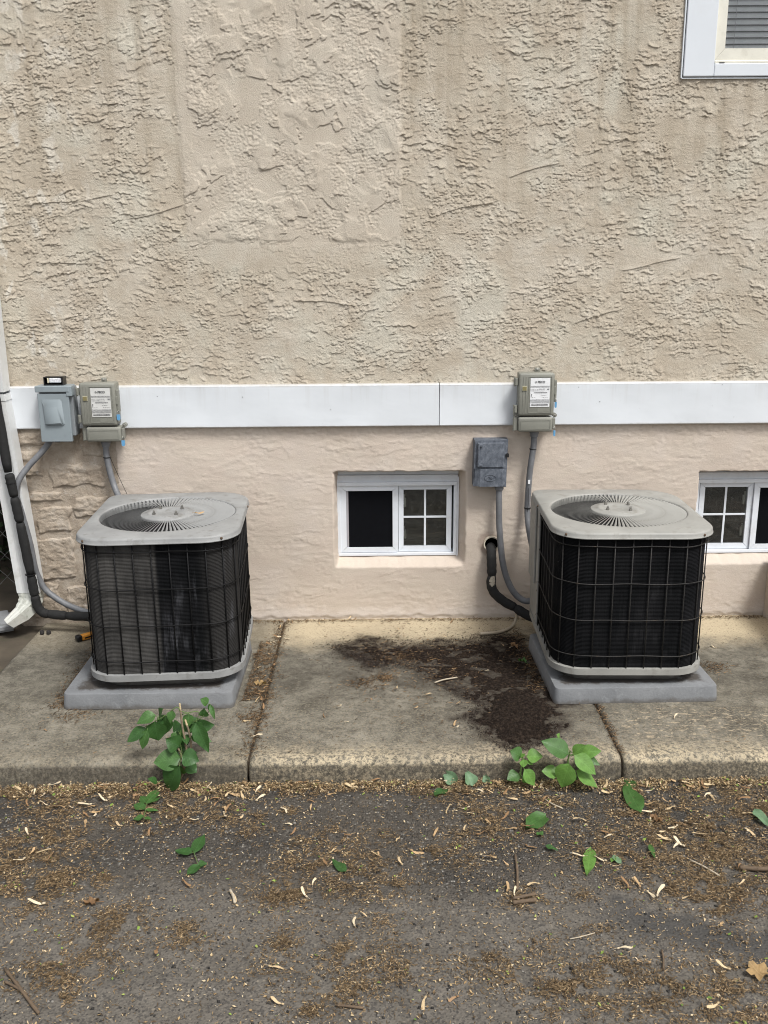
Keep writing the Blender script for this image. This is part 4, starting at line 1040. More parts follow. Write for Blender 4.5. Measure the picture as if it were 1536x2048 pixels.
MB().box(a0 + 0.015, a0 + 0.0215, -0.081, -0.060, c0 + 0.009, c1 - 0.0032, 0.003, 2).build('cream_end_cap', simple('cream_plastic', (0.62, 0.56, 0.42), 0.5), g)

# ================================================================== conduits, line sets, downspout
def corrugate(pts, r, amp, pitch):
    P = [Vector(p) for p in pts]; L = sum((b - a).length for a, b in zip(P, P[1:])); n = int(L / pitch * 2)
    out = []; rr = []; acc = 0; j = 0; seg = (P[1] - P[0]).length
    for i in range(n + 1):
        s = L * i / n
        while j < len(P) - 2 and s > acc + seg: acc += seg; j += 1; seg = (P[j + 1] - P[j]).length
        out.append(P[j].lerp(P[j + 1], min(1, (s - acc) / max(seg, 1e-9)))); rr.append(r + (amp if i % 2 else 0))
    return out, rr
def cable(name, pts, r, mat, label, cat, group=None, amp=0.0006, pitch=0.006, n=10, par=None):
    p, rr = corrugate(chain(pts, 8), r, amp, pitch)
    o = MB().tube(p, rr, n).build(name, mat, par, smooth=True)
    if label: tag(o, label, cat, group)
    return o
c1 = cable('flexible_conduit', [(.650, -.045, .815), (.649, -.042, .768), (.640, -.040, .690), (.636, -.036, .623), (.633, -.036, .506), (.638, -.060, .425), (.657, -.100, .330), (.690, -.16, .27)], 0.0125, M_cgrey, 'grey flexible conduit from load control box down behind the black condenser', 'conduit', 'flexible conduits')
for z in (.762, .508):
    MB().lathe([(0.0150, -0.002), (0.0150, 0.002)], (.6475 if z > .6 else .6335, -.040 if z > .6 else -.036, z), 14).build('tie', M_blackp, c1)
MB().box(.630, .6385, -.0515, -.0495, .615, .632).build('sticker', M_label2, c1)
c2 = cable('flexible_conduit', [(.511, -.040, .592), (.511, -.042, .543), (.516, -.045, .419), (.535, -.055, .261), (.572, -.07, .158), (.625, -.09, .112), (.672, -.13, .140), (.70, -.18, .20)], 0.0135, M_cgrey, 'thick grey conduit looping from the weathered disconnect into the black condenser', 'conduit', 'flexible conduits')
c3 = cable('flexible_conduit', [(-1.120, -.045, .800), (-1.121, -.045, .753), (-1.112, -.047, .681), (-1.097, -.055, .623), (-1.07, -.09, .580), (-1.03, -.15, .535)], 0.0125, M_cgrey, 'short grey conduit from the left load control box to behind the dusty condenser', 'conduit', 'flexible conduits')
MB().lathe([(0.0150, -0.002), (0.0150, 0.002)], (-1.1205, -.045, .742), 14).build('tie', M_blackp, c3)
MB().tube(chain([(-1.106, -.047, .742), (-1.085, -.045, .68), (-1.055, -.045, .60), (-1.03, -.06, .55)]), 0.0011, 5).build('thin_wire', M_blackp, c3)
c4 = cable('flexible_conduit', [(-1.338, -.050, .835), (-1.352, -.055, .805), (-1.385, -.065, .765), (-1.435, -.085, .712), (-1.470, -.108, .660), (-1.484, -.112, .60), (-1.472, -.100, .50), (-1.455, -.095, .38), (-1.449, -.09, .285), (-1.440, -.085, .235), (-1.418, -.085, .185), (-1.376, -.09, .146), (-1.311, -.10, .110), (-1.22, -.12, .085), (-1.10, -.16, .08)], 0.0125, M_cgrey, 'grey conduit sagging from the metal disconnect box along the downspout to the dusty condenser', 'conduit', 'flexible conduits')
MB().tube(chain([(.633, -.052, .60), (.634, -.052, .53), (.628, -.05, .45), (.640, -.075, .38), (.668, -.115, .31)]), 0.0010, 5).build('thin_wire', M_blackp, c1)

def foam(name, segs, r, label, par=None):
    """pipe insulation in taped lengths"""
    root = None
    for i, pts in enumerate(segs):
        p = chain(pts, 5); n = len(p)
        rr = [r * (0.80 + 0.20 * min(1, min(k, n - 1 - k) / 1.5)) * (1 + 0.04 * math.sin(k * 1.9 + i * 2.3)) for k in range(n)]
        if root is None:
            root = MB().tube(p, rr, 14).build(name, M_foam, None, smooth=True); tag(root, label, 'pipe', 'insulated line sets')
        else: MB().tube(p, rr, 14).build('foam_length', M_foam, root, smooth=True)
    return root
M_foam = simple('black_foam', (0.011, 0.011, 0.011), 0.85, 0, 0.35, 40, (0.03, 0.03, 0.03), 0.5, 0.5, 160, obj=False)
ll = foam('insulated_line_set', [[(-1.535, -.12, 1.30), (-1.530, -.12, 1.10), (-1.517, -.12, .90), (-1.502, -.125, .70)], [(-1.5015, -.125, .692), (-1.496, -.125, .665), (-1.489, -.125, .598)],
     [(-1.4885, -.125, .594), (-1.482, -.125, .54), (-1.477, -.125, .490)], [(-1.4765, -.125, .486), (-1.466, -.125, .38), (-1.455, -.125, .262)], [(-1.4545, -.125, .258), (-1.451, -.125, .21), (-1.448, -.125, .168)],
     [(-1.4478, -.125, .170), (-1.442, -.125, .125), (-1.424, -.125, .094), (-1.395, -.127, .084)], [(-1.398, -.127, .086), (-1.350, -.13, .081), (-1.318, -.135, .080)], [(-1.319, -.135, .080), (-1.22, -.15, .081), (-1.05, -.19, .085)]], 0.0195,
     'black foam insulated pipe running down over the white downspout and along to the dusty condenser')
for z, x in ((.655, -1.4955), (.262, -1.456)):
    MB().lathe([(0.0215, -0.0018), (0.0215, 0.0018)], (x, -.125, z), 16).build('tie', M_blackp, ll)
lr = foam('insulated_line_set', [[(.486, .012, .330), (.485, -.026, .326), (.484, -.050, .300), (.485, -.060, .255), (.486, -.062, .215)], [(.486, -.062, .218), (.484, -.064, .175), (.500, -.068, .138), (.540, -.08, .105), (.585, -.095, .083)], [(.583, -.095, .084), (.640, -.12, .055), (.70, -.16, .045), (.76, -.22, .05)]], 0.0205,
     'cracked black insulated pipe coming out of the wall hole to the black condenser')
# bare patch where the foam is torn
P = np.zeros((16, 12, 3)); U, V = np.meshgrid(np.linspace(-1, 1, 16), np.linspace(-1, 1, 12), indexing='ij')
th = U * 0.75; P[..., 0] = 0.4845 + 0.0212 * np.sin(th) + 0.001; P[..., 1] = -0.0635 - 0.0212 * np.cos(th); P[..., 2] = 0.196 + V * 0.026
mk = ((U ** 2 + V ** 2 + 0.5 * fbm(U * 2, V * 2, 3, 777)) < 0.75)[:-1, :-1]
lp = wloc(lr); link('bare_patch', grid_mesh('bare_patch', P - np.array(lp), mk), simple('bare_fibre', (0.40, 0.36, 0.29), 0.8, 0, 0.2, 60, (0.05, 0.045, 0.04), 0.7), lr)
sl_ = MB().lathe([(0.029, 0.0), (0.029, 0.020), (0.034, 0.021), (0.034, 0.0)], (.488, 0.004, .343), 24, 'y')
sl_.f = sl_.f[:-2]
tag(sl_.build('pipe_sleeve', simple('aged_pvc', (0.60, 0.55, 0.45), 0.5, 0, 0.12, 50, (0.16, 0.09, 0.05), 0.7), smooth=False), 'cream plastic pipe sleeve ring set in the rust-stained wall hole', 'pipe sleeve')
MB_h = MB().lathe([(0.0288, 0.0), (0.0, 0.0)], (.488, -0.007, .343), 24, 'y').build('painted_hole_dark', M_black, house)  # black disc painted as the shade inside the wall hole
hose = cable('drain_hose', [(.600, -.105, .085), (.594, -.10, .060), (.588, -.10, .030), (.570, -.125, .0105), (.540, -.160, .0085), (.495, -.190, .0085), (.424, -.203, .0085)], 0.0068, simple('yellowed_vinyl', (0.40, 0.34, 0.25), 0.4, 0, 0.12, 25), 'thin cream drain hose curving down onto the slab under the insulated pipe', 'hose', None, 0.0, 0.01, 8)

# downspout
M_down = simple('white_downspout_metal', (0.66, 0.67, 0.665), 0.42, 0, 0.06, 7, (0.30, 0.28, 0.21), 0.35, obj=False)
M_downold = simple('mossy_downspout_metal', (0.52, 0.53, 0.48), 0.5, 0, 0.15, 20, (0.17, 0.17, 0.10), 0.75, obj=False)
M_downold2 = simple('dull_downspout_metal', (0.60, 0.60, 0.55), 0.5, 0, 0.10, 25, (0.26, 0.25, 0.18), 0.55, obj=False)
def downspout_section(path, w, d, flutes=True, yaw=None):
    """rectangular fluted pipe swept along path; width along x"""
    prof = []
    nf = 3
    def side(a, b, nn):
        for k in range(nn): prof.append(((a[0] + (b[0] - a[0]) * k / nn), (a[1] + (b[1] - a[1]) * k / nn)))
    front = []
    for k in range(13):
        t = k / 12; groove = 0.004 if k in (3, 4, 8, 9) else 0.0
        front.append((-w / 2 + w * t, -d / 2 + groove))
    prof = front + [(w / 2, d / 2)] + [(-w / 2, d / 2)]
    return prof
def sweep(prof, frames):
    mb = MB(); n = len(prof); vs = []
    for (c, ax, ay, s) in frames:
        for (a, b) in prof: vs.append(Vector(c) + Vector(ax) * a * s + Vector(ay) * b * s)
    fs = [(i * n + k, i * n + (k + 1) % n, (i + 1) * n + (k + 1) % n, (i + 1) * n + k) for i in range(len(frames) - 1) for k in range(n)]
    return mb.add(vs, fs)
pr = downspout_section(None, 0.098, 0.070)
xh, yh = (1, 0, 0), (0, 1, 0)
ds = sweep(pr, [((-1.552, -.055, 3.4), xh, yh, 1), ((-1.548, -.055, 1.02), xh, yh, 1)]).build('downspout', M_down)
tag(ds, 'white fluted metal downspout at the left house corner, bent and flaring at the foot', 'downspout')
sweep(pr, [((-1.549, -.055, 1.012), xh, yh, 1.05), ((-1.547, -.055, .985), xh, yh, 1.05)]).build('sleeve', M_down, ds)
sweep(pr, [((-1.547, -.055, 1.0), xh, yh, 0.97), ((-1.535, -.058, .86), xh, yh, .97), ((-1.510, -.062, .55), xh, yh, .97), ((-1.484, -.066, .17), xh, yh, .97)]).build('lower_pipe', M_down, ds)
# corrugated elbow sweeping out to the left and forward
fr = []
for i in range(7):
    t = i / 6; a = R(58) * t
    c = Vector((-1.483, -.066, .172)).lerp(Vector((-1.507, -.128, .090)), t) + Vector((0.012 * math.sin(t * math.pi), 0.010 * math.sin(t * math.pi), 0))
    ax = Vector((1 - .45 * t, -0.75 * t, -0.10 * t)).normalized()
    dn = Vector((-0.35 * t, -0.25 * t, -1 + 0.55 * t)).normalized(); ay = dn.cross(ax).normalized()
    if ay.y < 0: ay = -ay
    fr.append((c, ax, ay, (0.88 - .20 * t) * (1.06 if i % 2 else 1.0)))
sweep(pr, fr).build('elbow', M_downold, ds)
sweep(pr, [(fr[-1][0], fr[-1][1], fr[-1][2], 0.70), (Vector((-1.556, -.160, .056)), fr[-1][1], fr[-1][2], 0.48)]).build('outlet', M_downold2, ds)
# splash block
bm = bmesh.new(); bmesh.ops.create_cube(bm, size=1)
for v in bm.verts:
    v.co = (v.co.x * 0.26, v.co.y * 0.20, (v.co.z + .5) * 0.045 * (1.0 if v.co.x < 0 else 0.8))
bmesh.ops.bevel(bm, geom=list(bm.edges), offset=0.012, segments=3, affect='EDGES')
sb = link('splash_block', MB().bm(bm).mesh('splash_block'), simple('grey_splash_block', (0.20, 0.205, 0.21), 0.85, 0, 0.15, 14, (0.11, 0.10, 0.085), 0.5, 0.5, 90), None, (-1.71, -0.075, 0.0)); sb.rotation_euler.z = R(28); auto_smooth(sb)
tag(sb, 'grey splash block under the downspout outlet', 'splash block')

# low wall at the right edge with its brown board
g = empty('low_side_wall', (1.80, -0.25, 0.0), 'low beige plastered side wall at the right edge below the basement window', 'wall')
X, Z = np.meshgrid(np.linspace(-0.75, -0.002, 120), np.linspace(-0.02, 0.262, 50), indexing='ij')
P = np.stack([1.694 + 0.002 * fbm(X / 0.05, Z / 0.02, 3, 888), X, Z], -1) - np.array([1.80, -0.25, 0])
link('wall_face', grid_mesh('wall_face', P), M_plaster, g); MB().box(1.698, 1.95, -0.75, -0.012, -0.02, 0.262).build('wall_core', M_plaster, g)
MB().box(1.690, 1.96, -0.76, -0.014, 0.2625, 0.290, 0.003).build('brown_board', simple('brown_board', (0.085, 0.052, 0.032), 0.7, 0, 0.3, 15, bump=0.3), g)

# things lying by the dusty condenser
for (x, y) in ((-1.427, -.122 - .02), (-1.399, -.142)):
    o = MB().lathe([(0.0085, 0), (0.0092, 0.002), (0.0090, 0.012), (0.0075, 0.0145), (0.0, 0.0145)], (x, y, 0.002), 14).build('rubber_plug', simple('dark_rubber', (0.022, 0.019, 0.018), 0.8, 0, 0.3, 60), None)
    auto_smooth(o, 50); tag(o, 'left of the two small dark plugs on the slab by the downspout' if x < -1.41 else 'right of the two small dark plugs on the slab by the downspout', 'plug', 'small dark plugs')
g = empty('utility_knife', (-1.215, -0.20, 0.003), 'orange and black utility knife half hidden behind the dusty condenser', 'knife', rz=R(42))
M_orange = simple('orange_plastic', (0.60, 0.25, 0.03), 0.45)
o = MB().box(-0.03, 0.09, -0.013, 0.013, 0.0, 0.024, 0.006, 3).build('handle', M_orange, g, local=True); auto_smooth(o)
o = MB().box(-0.052, -0.029, -0.014, 0.014, 0.0, 0.025, 0.006, 3).build('end_grip', M_blackp, g, local=True); auto_smooth(o)
MB().box(-0.02, 0.07, -0.0138, -0.0128, 0.008, 0.014).build('slider_track', M_blackp, g, local=True)

# ================================================================== fence and shrub beyond the house corner
X, Y = np.meshgrid(np.linspace(-4.0, -1.455, 130), np.linspace(-1.2, 3.5, 160), indexing='ij')
Zd = -0.010 + 0.010 * fbm(X / 0.2, Y / 0.2, 4, 901) - 0.004
dirt = link('dirt_strip', grid_mesh('dirt_strip', np.stack([X, Y, Zd], -1)), M_yard); tag(dirt, kind='structure')
M_chain = simple('galvanised_wire', (0.26, 0.26, 0.25), 0.45, 0.6, 0.2, 20)
fz0, fz1, pit = 0.02, 1.25, 0.052
g = empty('chain_link_fence', (-2.3, 0.42, 0.0), 'galvanised chain-link fence behind the downspout', 'fence')
mw = []
for s_ in (1, -1):
    pts = []; n = int((fz1 - fz0) / pit)
    for i in range(n + 1): pts.append((s_ * pit / 2 * (1 if i % 2 else -1), 0.003 * s_ * (1 if i % 2 else -1), fz0 + (fz1 - fz0) * i / n))
    me = MB().tube(pts, 0.0017, 5).mesh('fence_wire'); me.materials.append(M_chain); mw.append(me)
for i in range(30):
    ob = bpy.data.objects.new('fence_wire', mw[i % 2]); COL.objects.link(ob); ob.parent = g
    ob.location = (-1.60 - i * pit + 2.3, 0, 0)
MB().tube([(-3.2, 0.42, 1.27), (-1.585, 0.42, 1.27)], 0.018, 12).build('top_rail', M_chain, g, smooth=True)
MB().tube([(-3.18, 0.45, -0.08), (-3.18, 0.45, 1.30)], 0.025, 12).build('post', M_chain, g, smooth=True)

def leaf_geo(L, Wd, bend=0.0, fold=0.15, nseg=7, wav=0.0, seed=0, tipw=0.0):
    """ovate leaf along +x from the origin, midrib folded, surface facing +z"""
    rs = random.Random(seed); vs = []; fs = []
    for i in range(nseg + 1):
        t = i / nseg; w = Wd / 2 * (math.sin(math.pi * t ** 0.74) ** 0.95 if 0 < t < 1 else 0.0)
        z = -bend * L * t * t; x = L * t * (1 - 0.15 * abs(bend))
        for s_ in (-1, -0.5, 0, 0.5, 1):
            vs.append((x, s_ * w * (1 - 0.2 * fold), z + abs(s_) * w * fold + wav * Wd * math.sin(t * 9 + s_ * 2 + seed) * abs(s_)))
    for i in range(nseg):
        for j in range(4): fs.append((i * 5 + j, (i + 1) * 5 + j, (i + 1) * 5 + j + 1, i * 5 + j + 1))
    return vs, fs
def leaf_mat(name, c, vein=1.5, trans=0.25, gloss=0.45):
    k = NT(name, gloss, 0, 0.4); v = k.vec(obj=True)
    f = k.noise(v, 60, 4, 0.6)
    cc = k.ramp(f, [(0.3, tuple(x * .75 for x in c)), (0.7, tuple(x * 1.2 for x in c))])
    p = k.xyz(v)
    # midrib and slanting side veins in the leaf's own coordinates
    mid = k.rng(k.math('ABSOLUTE', p[1]), 0.0011, 0.0004)
    sv = k.math('FRACT', k.math('MULTIPLY', k.math('SUBTRACT', p[0], k.math('MULTIPLY', k.math('ABSOLUTE', p[1]), 0.8)), 110.0))
    side = k.math('MULTIPLY', k.rng(k.math('ABSOLUTE', k.math('SUBTRACT', sv, 0.5)), 0.12, 0.03), 0.45)
    cc = k.mix(k.math('MULTIPLY', k.math('MAXIMUM', mid, side), 0.55), cc, tuple(min(1, x * vein + 0.02) for x in c))
    k.col(cc); k.bump(side, 0.4, 0.002)
    k.b.inputs['Subsurface Weight'].default_value = 0.0
    t = k.t; out = [n_ for n_ in t.nodes if n_.type == 'OUTPUT_MATERIAL'][0]
    tr = t.nodes.new('ShaderNodeBsdfTranslucent'); tr.inputs[0].default_value = (c[0] * 1.6, c[1] * 1.6, c[2] * .8, 1)
    ad = t.nodes.new('ShaderNodeMixShader'); ad.inputs[0].default_value = trans
    t.links.new(k.b.outputs[0], ad.inputs[1]); t.links.new(tr.outputs[0], ad.inputs[2]); t.links.new(ad.outputs[0], out.inputs[0])
    return k.m
M_leafd = leaf_mat('dark_green_leaf', (0.040, 0.105, 0.026)); M_leafm = leaf_mat('mid_green_leaf', (0.060, 0.140, 0.034)); M_leafb = leaf_mat('bright_green_leaf', (0.125, 0.255, 0.052))
M_leafp = leaf_mat('pale_leaf_underside', (0.15, 0.25, 0.14), 1.3, 0.2, 0.6); M_leafdry = leaf_mat('dry_brown_leaf', (0.20, 0.115, 0.055), 1.3, 0.15, 0.7)
M_leaftan = leaf_mat('dry_tan_leaf', (0.33, 0.22, 0.10), 1.3, 0.15, 0.7)
def frame(dirv, up):
    x = Vector(dirv).normalized(); z = Vector(up); z = (z - x * z.dot(x)).normalized(); y = z.cross(x)
    return Matrix((x, y, z)).transposed().to_4x4()
def put_leaf(parent, base, tip, width, mat, up=(0, -0.55, 0.85), bend=0.1, fold=0.2, wav=0.05, seed=0, name='leaf'):
    b, t = Vector(base), Vector(tip); L = (t - b).length
    vs, fs = leaf_geo(L, width, bend, fold, 7, wav, seed)
    me = bpy.data.meshes.new(name); me.from_pydata(vs, [], fs); me.materials.append(mat); smoothing(me, True)
    o = bpy.data.objects.new(name, me); COL.objects.link(o)
    m = frame(t - b + Vector((0, 0, bend * L * 0.5)), up)
    m.translation = b - (wloc(parent) if parent else Vector((0, 0, 0)))
    o.parent = parent; o.matrix_local = m if parent else m
    if not parent: o.matrix_world = m
    return o

# shrub behind the fence: small leaves round stems, deep shade put into their colours
rs = np.random.RandomState(7)
g = empty('shrub', (-2.25, 1.25, -0.01), 'dense dark ivy-like shrub in shade behind the chain-link fence', 'shrub')
N = 5200
c = np.stack([rs.uniform(-3.3, -1.62, N), rs.uniform(0.62, 1.2, N), rs.uniform(-0.02, 2.0, N) ** 1.0], 1)
keep = fbm(c[:, 0] / 0.25, c[:, 2] / 0.25, 3, 909) > -0.35; c = c[keep]; N = len(c)
a = rs.normal(size=(N, 3)); a /= np.linalg.norm(a, axis=1)[:, None]; b = np.cross(a, rs.normal(size=(N, 3))); b /= np.linalg.norm(b, axis=1)[:, None]
s_ = rs.uniform(0.02, 0.04, N)[:, None]
V = np.stack([c - a * s_, c + b * s_ * .6, c + a * s_, c - b * s_ * .6], 1).reshape(-1, 3) - np.array([-2.25, 1.25, -0.01])
def quads_mesh(name, V, Q):
    me = bpy.data.meshes.new(name); me.vertices.add(len(V)); me.vertices.foreach_set('co', V.astype(np.float32).ravel())
    me.loops.add(len(Q) * 4); me.loops.foreach_set('vertex_index', Q.astype(np.int32).ravel()); me.polygons.add(len(Q))
    me.polygons.foreach_set('loop_start', np.arange(0, len(Q) * 4, 4, dtype=np.int32)); me.polygons.foreach_set('loop_total', np.full(len(Q), 4, dtype=np.int32))
    me.update(calc_edges=True); me.validate(); return me
fo = link('foliage', quads_mesh('foliage', V, np.arange(N * 4).reshape(-1, 4)), simple('painted_shade_leaf', (0.020, 0.040, 0.012), 0.5, 0, 0.5, 12, obj=False), g); fo['kind'] = 'stuff'
mb = MB()
for i in range(9):
    x = -3.1 + i * 0.18; mb.tube(chain([(x, 0.95, -.02), (x + .05, 0.9, .6), (x - .04, 1.0, 1.2), (x + .05, .95, 1.9)], 4), [0.014] * 4 * 3 + [0.008], 6)
mb.build('stem', simple('painted_shade_bark', (0.03, 0.024, 0.018), 0.9), g)
bm = bmesh.new(); bmesh.ops.create_icosphere(bm, subdivisions=4, radius=1.0)
for v in bm.verts:
    n_ = 1 + 0.10 * math.sin(v.co.x * 9) * math.cos(v.co.z * 8 + v.co.y * 5)
    v.co = (-2.48 + v.co.x * 1.05 * n_, 1.55 + v.co.y * 0.62 * n_, 0.95 + v.co.z * 1.18 * n_)
MB().bm(bm).build('painted_shade_core', simple('painted_deep_shade', (0.008, 0.012, 0.006), 0.95, 0, 0.6, 20, obj=False), g, smooth=True)  # near-black hull; the shrub's inner shade is painted into it

# ================================================================== soil spill on the middle slab
poly = SOIL
X, Y = np.meshgrid(np.arange(-0.32, 0.72, 0.005), np.arange(-1.20, -0.12, 0.005), indexing='ij')
sd = sdist(X, Y, poly) + 0.10 * fbm(X / 0.14, Y / 0.11, 5, 921, 0.6) - 0.010 + 0.05 * fbm(X / 0.022, Y / 0.018, 3, 923)
thick = 0.25 + 0.75 * sst(0.34, 0.05, np.hypot((X - 0.47) * 1.1, Y + 0.98))
hole = sst(0.05, 0.35, fbm(X / 0.09, Y / 0.07, 4, 929)) * (1 - thick)
h = -0.004 + (sst(-0.03, 0.10, sd) * 0.010 * (0.4 + thick)) * (1 - hole) - 0.004 * hole + np.abs(fbm(X / 0.020, Y / 0.018, 4, 925, 0.65)) * 0.018 * sst(-0.02, 0.05, sd) * thick + 0.0025 * fbm(X / 0.03, Y / 0.025, 3, 927)
mk = ((h > -0.005) & (sd > -0.045) & (Y > -1.17))[:-1, :-1]
def soil_mat():
    k = NT('dark_soil', 0.95, 0, 0.15); v = k.vec()
    c_ = k.ramp(k.noise(v, 90, 5, 0.7), [(0.32, (0.008, 0.0055, 0.004)), (0.5, (0.021, 0.0145, 0.0105)), (0.66, (0.060, 0.043, 0.031))])
    k.col(c_); k.bump(k.noise(v, 130, 6, 0.8), 1.0, 0.010); return k.m
so = link('soil_spill', grid_mesh('soil_spill', np.stack([X, Y, h + 0.0005], -1), mk), soil_mat())
tag(so, 'dark brown soil spilled over the middle concrete slab', 'soil', kind='stuff')

# measured positions of plants and litter (metres)
PLANT_L = [((-0.689, -1.22, 0.162), (-0.744, -1.22, 0.145), 0.025), ((-0.684, -1.2, 0.15), (-0.674, -1.2, 0.182), 0.02), ((-0.722, -1.23, 0.126), (-0.777, -1.23, 0.083), 0.025), ((-0.713, -1.24, 0.121), (-0.733, -1.24, 0.066), 0.027), ((-0.692, -1.23, 0.145), (-0.686, -1.23, 0.075), 0.04), ((-0.663, -1.2, 0.149), (-0.672, -1.2, 0.08), 0.029), ((-0.635, -1.22, 0.176), (-0.645, -1.22, 0.144), 0.018), ((-0.67, -1.21, 0.144), (-0.689, -1.21, 0.125), 0.02), ((-0.625, -1.17, 0.104), (-0.651, -1.17, 0.084), 0.034), ((-0.596, -1.18, 0.145), (-0.598, -1.18, 0.111), 0.027), ((-0.578, -1.19, 0.121), (-0.567, -1.19, 0.076), 0.027), ((-0.595, -1.16, 0.078), (-0.521, -1.16, 0.097), 0.031), ((-0.599, -1.16, 0.056), (-0.531, -1.16, 0.043), 0.029), ((-0.569, -1.21, 0.131), (-0.532, -1.21, 0.037), 0.029), ((-0.623, -1.22, 0.054), (-0.659, -1.22, 0.088), 0.034), ((-0.618, -1.24, 0.025), (-0.701, -1.24, 0.014), 0.051), ((-0.615, -1.27, 0.015), (-0.668, -1.27, -0.085), 0.054), ((-0.609, -1.25, 0.038), (-0.556, -1.25, 0.028), 0.034), ((-0.616, -1.24, -0.002), (-0.62, -1.24, -0.032), 0.029), ((-0.605, -1.22, -0.013), (-0.57, -1.22, -0.026), 0.027), ((-0.625, -1.23, 0.02), (-0.687, -1.23, -0.042), 0.045), ((-0.534, -1.18, 0.179), (-0.553, -1.18, 0.201), 0.018), ((-0.548, -1.18, 0.135), (-0.548, -1.18, 0.163), 0.018), ((-0.532, -1.18, 0.179), (-0.525, -1.18, 0.14), 0.009), ((-0.527, -1.18, 0.176), (-0.514, -1.18, 0.135), 0.01), ((-0.614, -1.18, 0.069), (-0.61, -1.18, 0.034), 0.02), ((-0.689, -1.26, -0.046), (-0.712, -1.26, -0.021), 0.016), ((-0.635, -1.18, 0.089), (-0.626, -1.18, 0.067), 0.029), ((-0.618, -1.15, 0.108), (-0.595, -1.15, 0.073), 0.027), ((-0.684, -1.19, 0.129), (-0.665, -1.19, 0.159), 0.013)]
STEMS_L = [[(-0.621, -1.205, -0.044), (-0.605, -1.205, 0.023), (-0.613, -1.205, 0.112), (-0.616, -1.205, 0.174)], [(-0.622, -1.2, -0.047), (-0.594, -1.2, 0.028), (-0.593, -1.2, 0.082), (-0.6, -1.2, 0.117)], [(-0.618, -1.215, -0.039), (-0.615, -1.215, -0.004), (-0.625, -1.215, 0.036), (-0.633, -1.215, 0.051)], [(-0.613, -1.22, 0.173), (-0.623, -1.22, 0.188), (-0.658, -1.22, 0.161), (-0.69, -1.22, 0.142), (-0.725, -1.22, 0.121)], [(-0.616, -1.19, 0.148), (-0.569, -1.19, 0.158), (-0.563, -1.19, 0.145), (-0.578, -1.19, 0.121)], [(-0.618, -1.18, 0.153), (-0.596, -1.18, 0.145), (-0.58, -1.18, 0.116), (-0.557, -1.18, 0.088)], [(-0.618, -1.21, 0.021), (-0.622, -1.21, 0.07), (-0.617, -1.21, 0.105)], [(-0.58, -1.18, 0.116), (-0.533, -1.18, 0.152), (-0.532, -1.18, 0.179)]]
PLANT_R1 = [((0.439, -1.24, 0.019), (0.404, -1.24, 0.042), 0.035), ((0.456, -1.24, 0.019), (0.505, -1.24, 0.023), 0.035), ((0.443, -1.26, 0.02), (0.444, -1.26, -0.004), 0.021), ((0.457, -1.25, 0.009), (0.475, -1.25, -0.002), 0.012), ((0.432, -1.25, -0.035), (0.393, -1.25, -0.045), 0.03), ((0.445, -1.27, -0.008), (0.479, -1.27, -0.063), 0.03), ((0.444, -1.25, -0.045), (0.464, -1.25, -0.061), 0.019), ((0.443, -1.245, 0.019), (0.44, -1.245, 0.034), 0.014)]
PLANT_R2 = [((0.582, -1.26, 0.036), (0.497, -1.26, 0.082), 0.047), ((0.597, -1.25, 0.03), (0.63, -1.25, 0.071), 0.028), ((0.625, -1.24, 0.029), (0.68, -1.24, 0.047), 0.033), ((0.595, -1.28, 0.044), (0.66, -1.28, -0.01), 0.04), ((0.623, -1.25, 0.027), (0.678, -1.25, 0.004), 0.021), ((0.578, -1.29, 0.021), (0.554, -1.29, -0.062), 0.049), ((0.551, -1.26, -0.028), (0.5, -1.26, -0.017), 0.033), ((0.602, -1.28, -0.009), (0.67, -1.28, -0.054), 0.037), ((0.589, -1.25, -0.034), (0.61, -1.25, -0.045), 0.014), ((0.56, -1.22, 0.073), (0.55, -1.22, 0.084), 0.014)]
STEM_R1 = [(0.439, -1.235, -0.062), (0.44, -1.235, -0.031), (0.445, -1.235, 0.016)]
STEM_R2 = [(0.586, -1.25, -0.065), (0.582, -1.25, -0.024), (0.583, -1.25, 0.007), (0.588, -1.25, 0.041)]
LOOSE = [((0.767, -1.415, -0.074), (0.765, -1.237, -0.074), 0.059), ((0.793, -1.272, -0.074), (0.771, -1.228, -0.074), 0.034), ((0.487, -1.422, -0.074), (0.418, -1.487, -0.074), 0.069), ((0.583, -1.585, -0.074), (0.544, -1.712, -0.074), 0.037), ((1.107, -1.408, -0.074), (1.115, -1.495, -0.074), 0.037), ((0.633, -1.627, -0.074), (0.649, -1.659, -0.074), 0.025), ((-0.093, -1.678, -0.074), (-0.133, -1.622, -0.074), 0.028), ((0.164, -1.314, -0.074), (0.213, -1.275, -0.074), 0.034), ((0.449, -1.505, -0.074), (0.461, -1.522, -0.074), 0.025), ((0.458, -1.574, -0.074), (0.49, -1.593, -0.074), 0.019), ((0.748, -1.575, -0.074), (0.747, -1.634, -0.074), 0.016), ((0.637, -1.636, -0.074), (0.622, -1.654, -0.074), 0.016)]
SPRIG1 = [((-0.515, -1.59, -0.07), (-0.503, -1.5, -0.07), 0.037), ((-0.52, -1.589, -0.07), (-0.57, -1.575, -0.07), 0.034), ((-0.491, -1.644, -0.07), (-0.515, -1.686, -0.07), 0.034), ((-0.495, -1.639, -0.07), (-0.471, -1.635, -0.07), 0.022)]
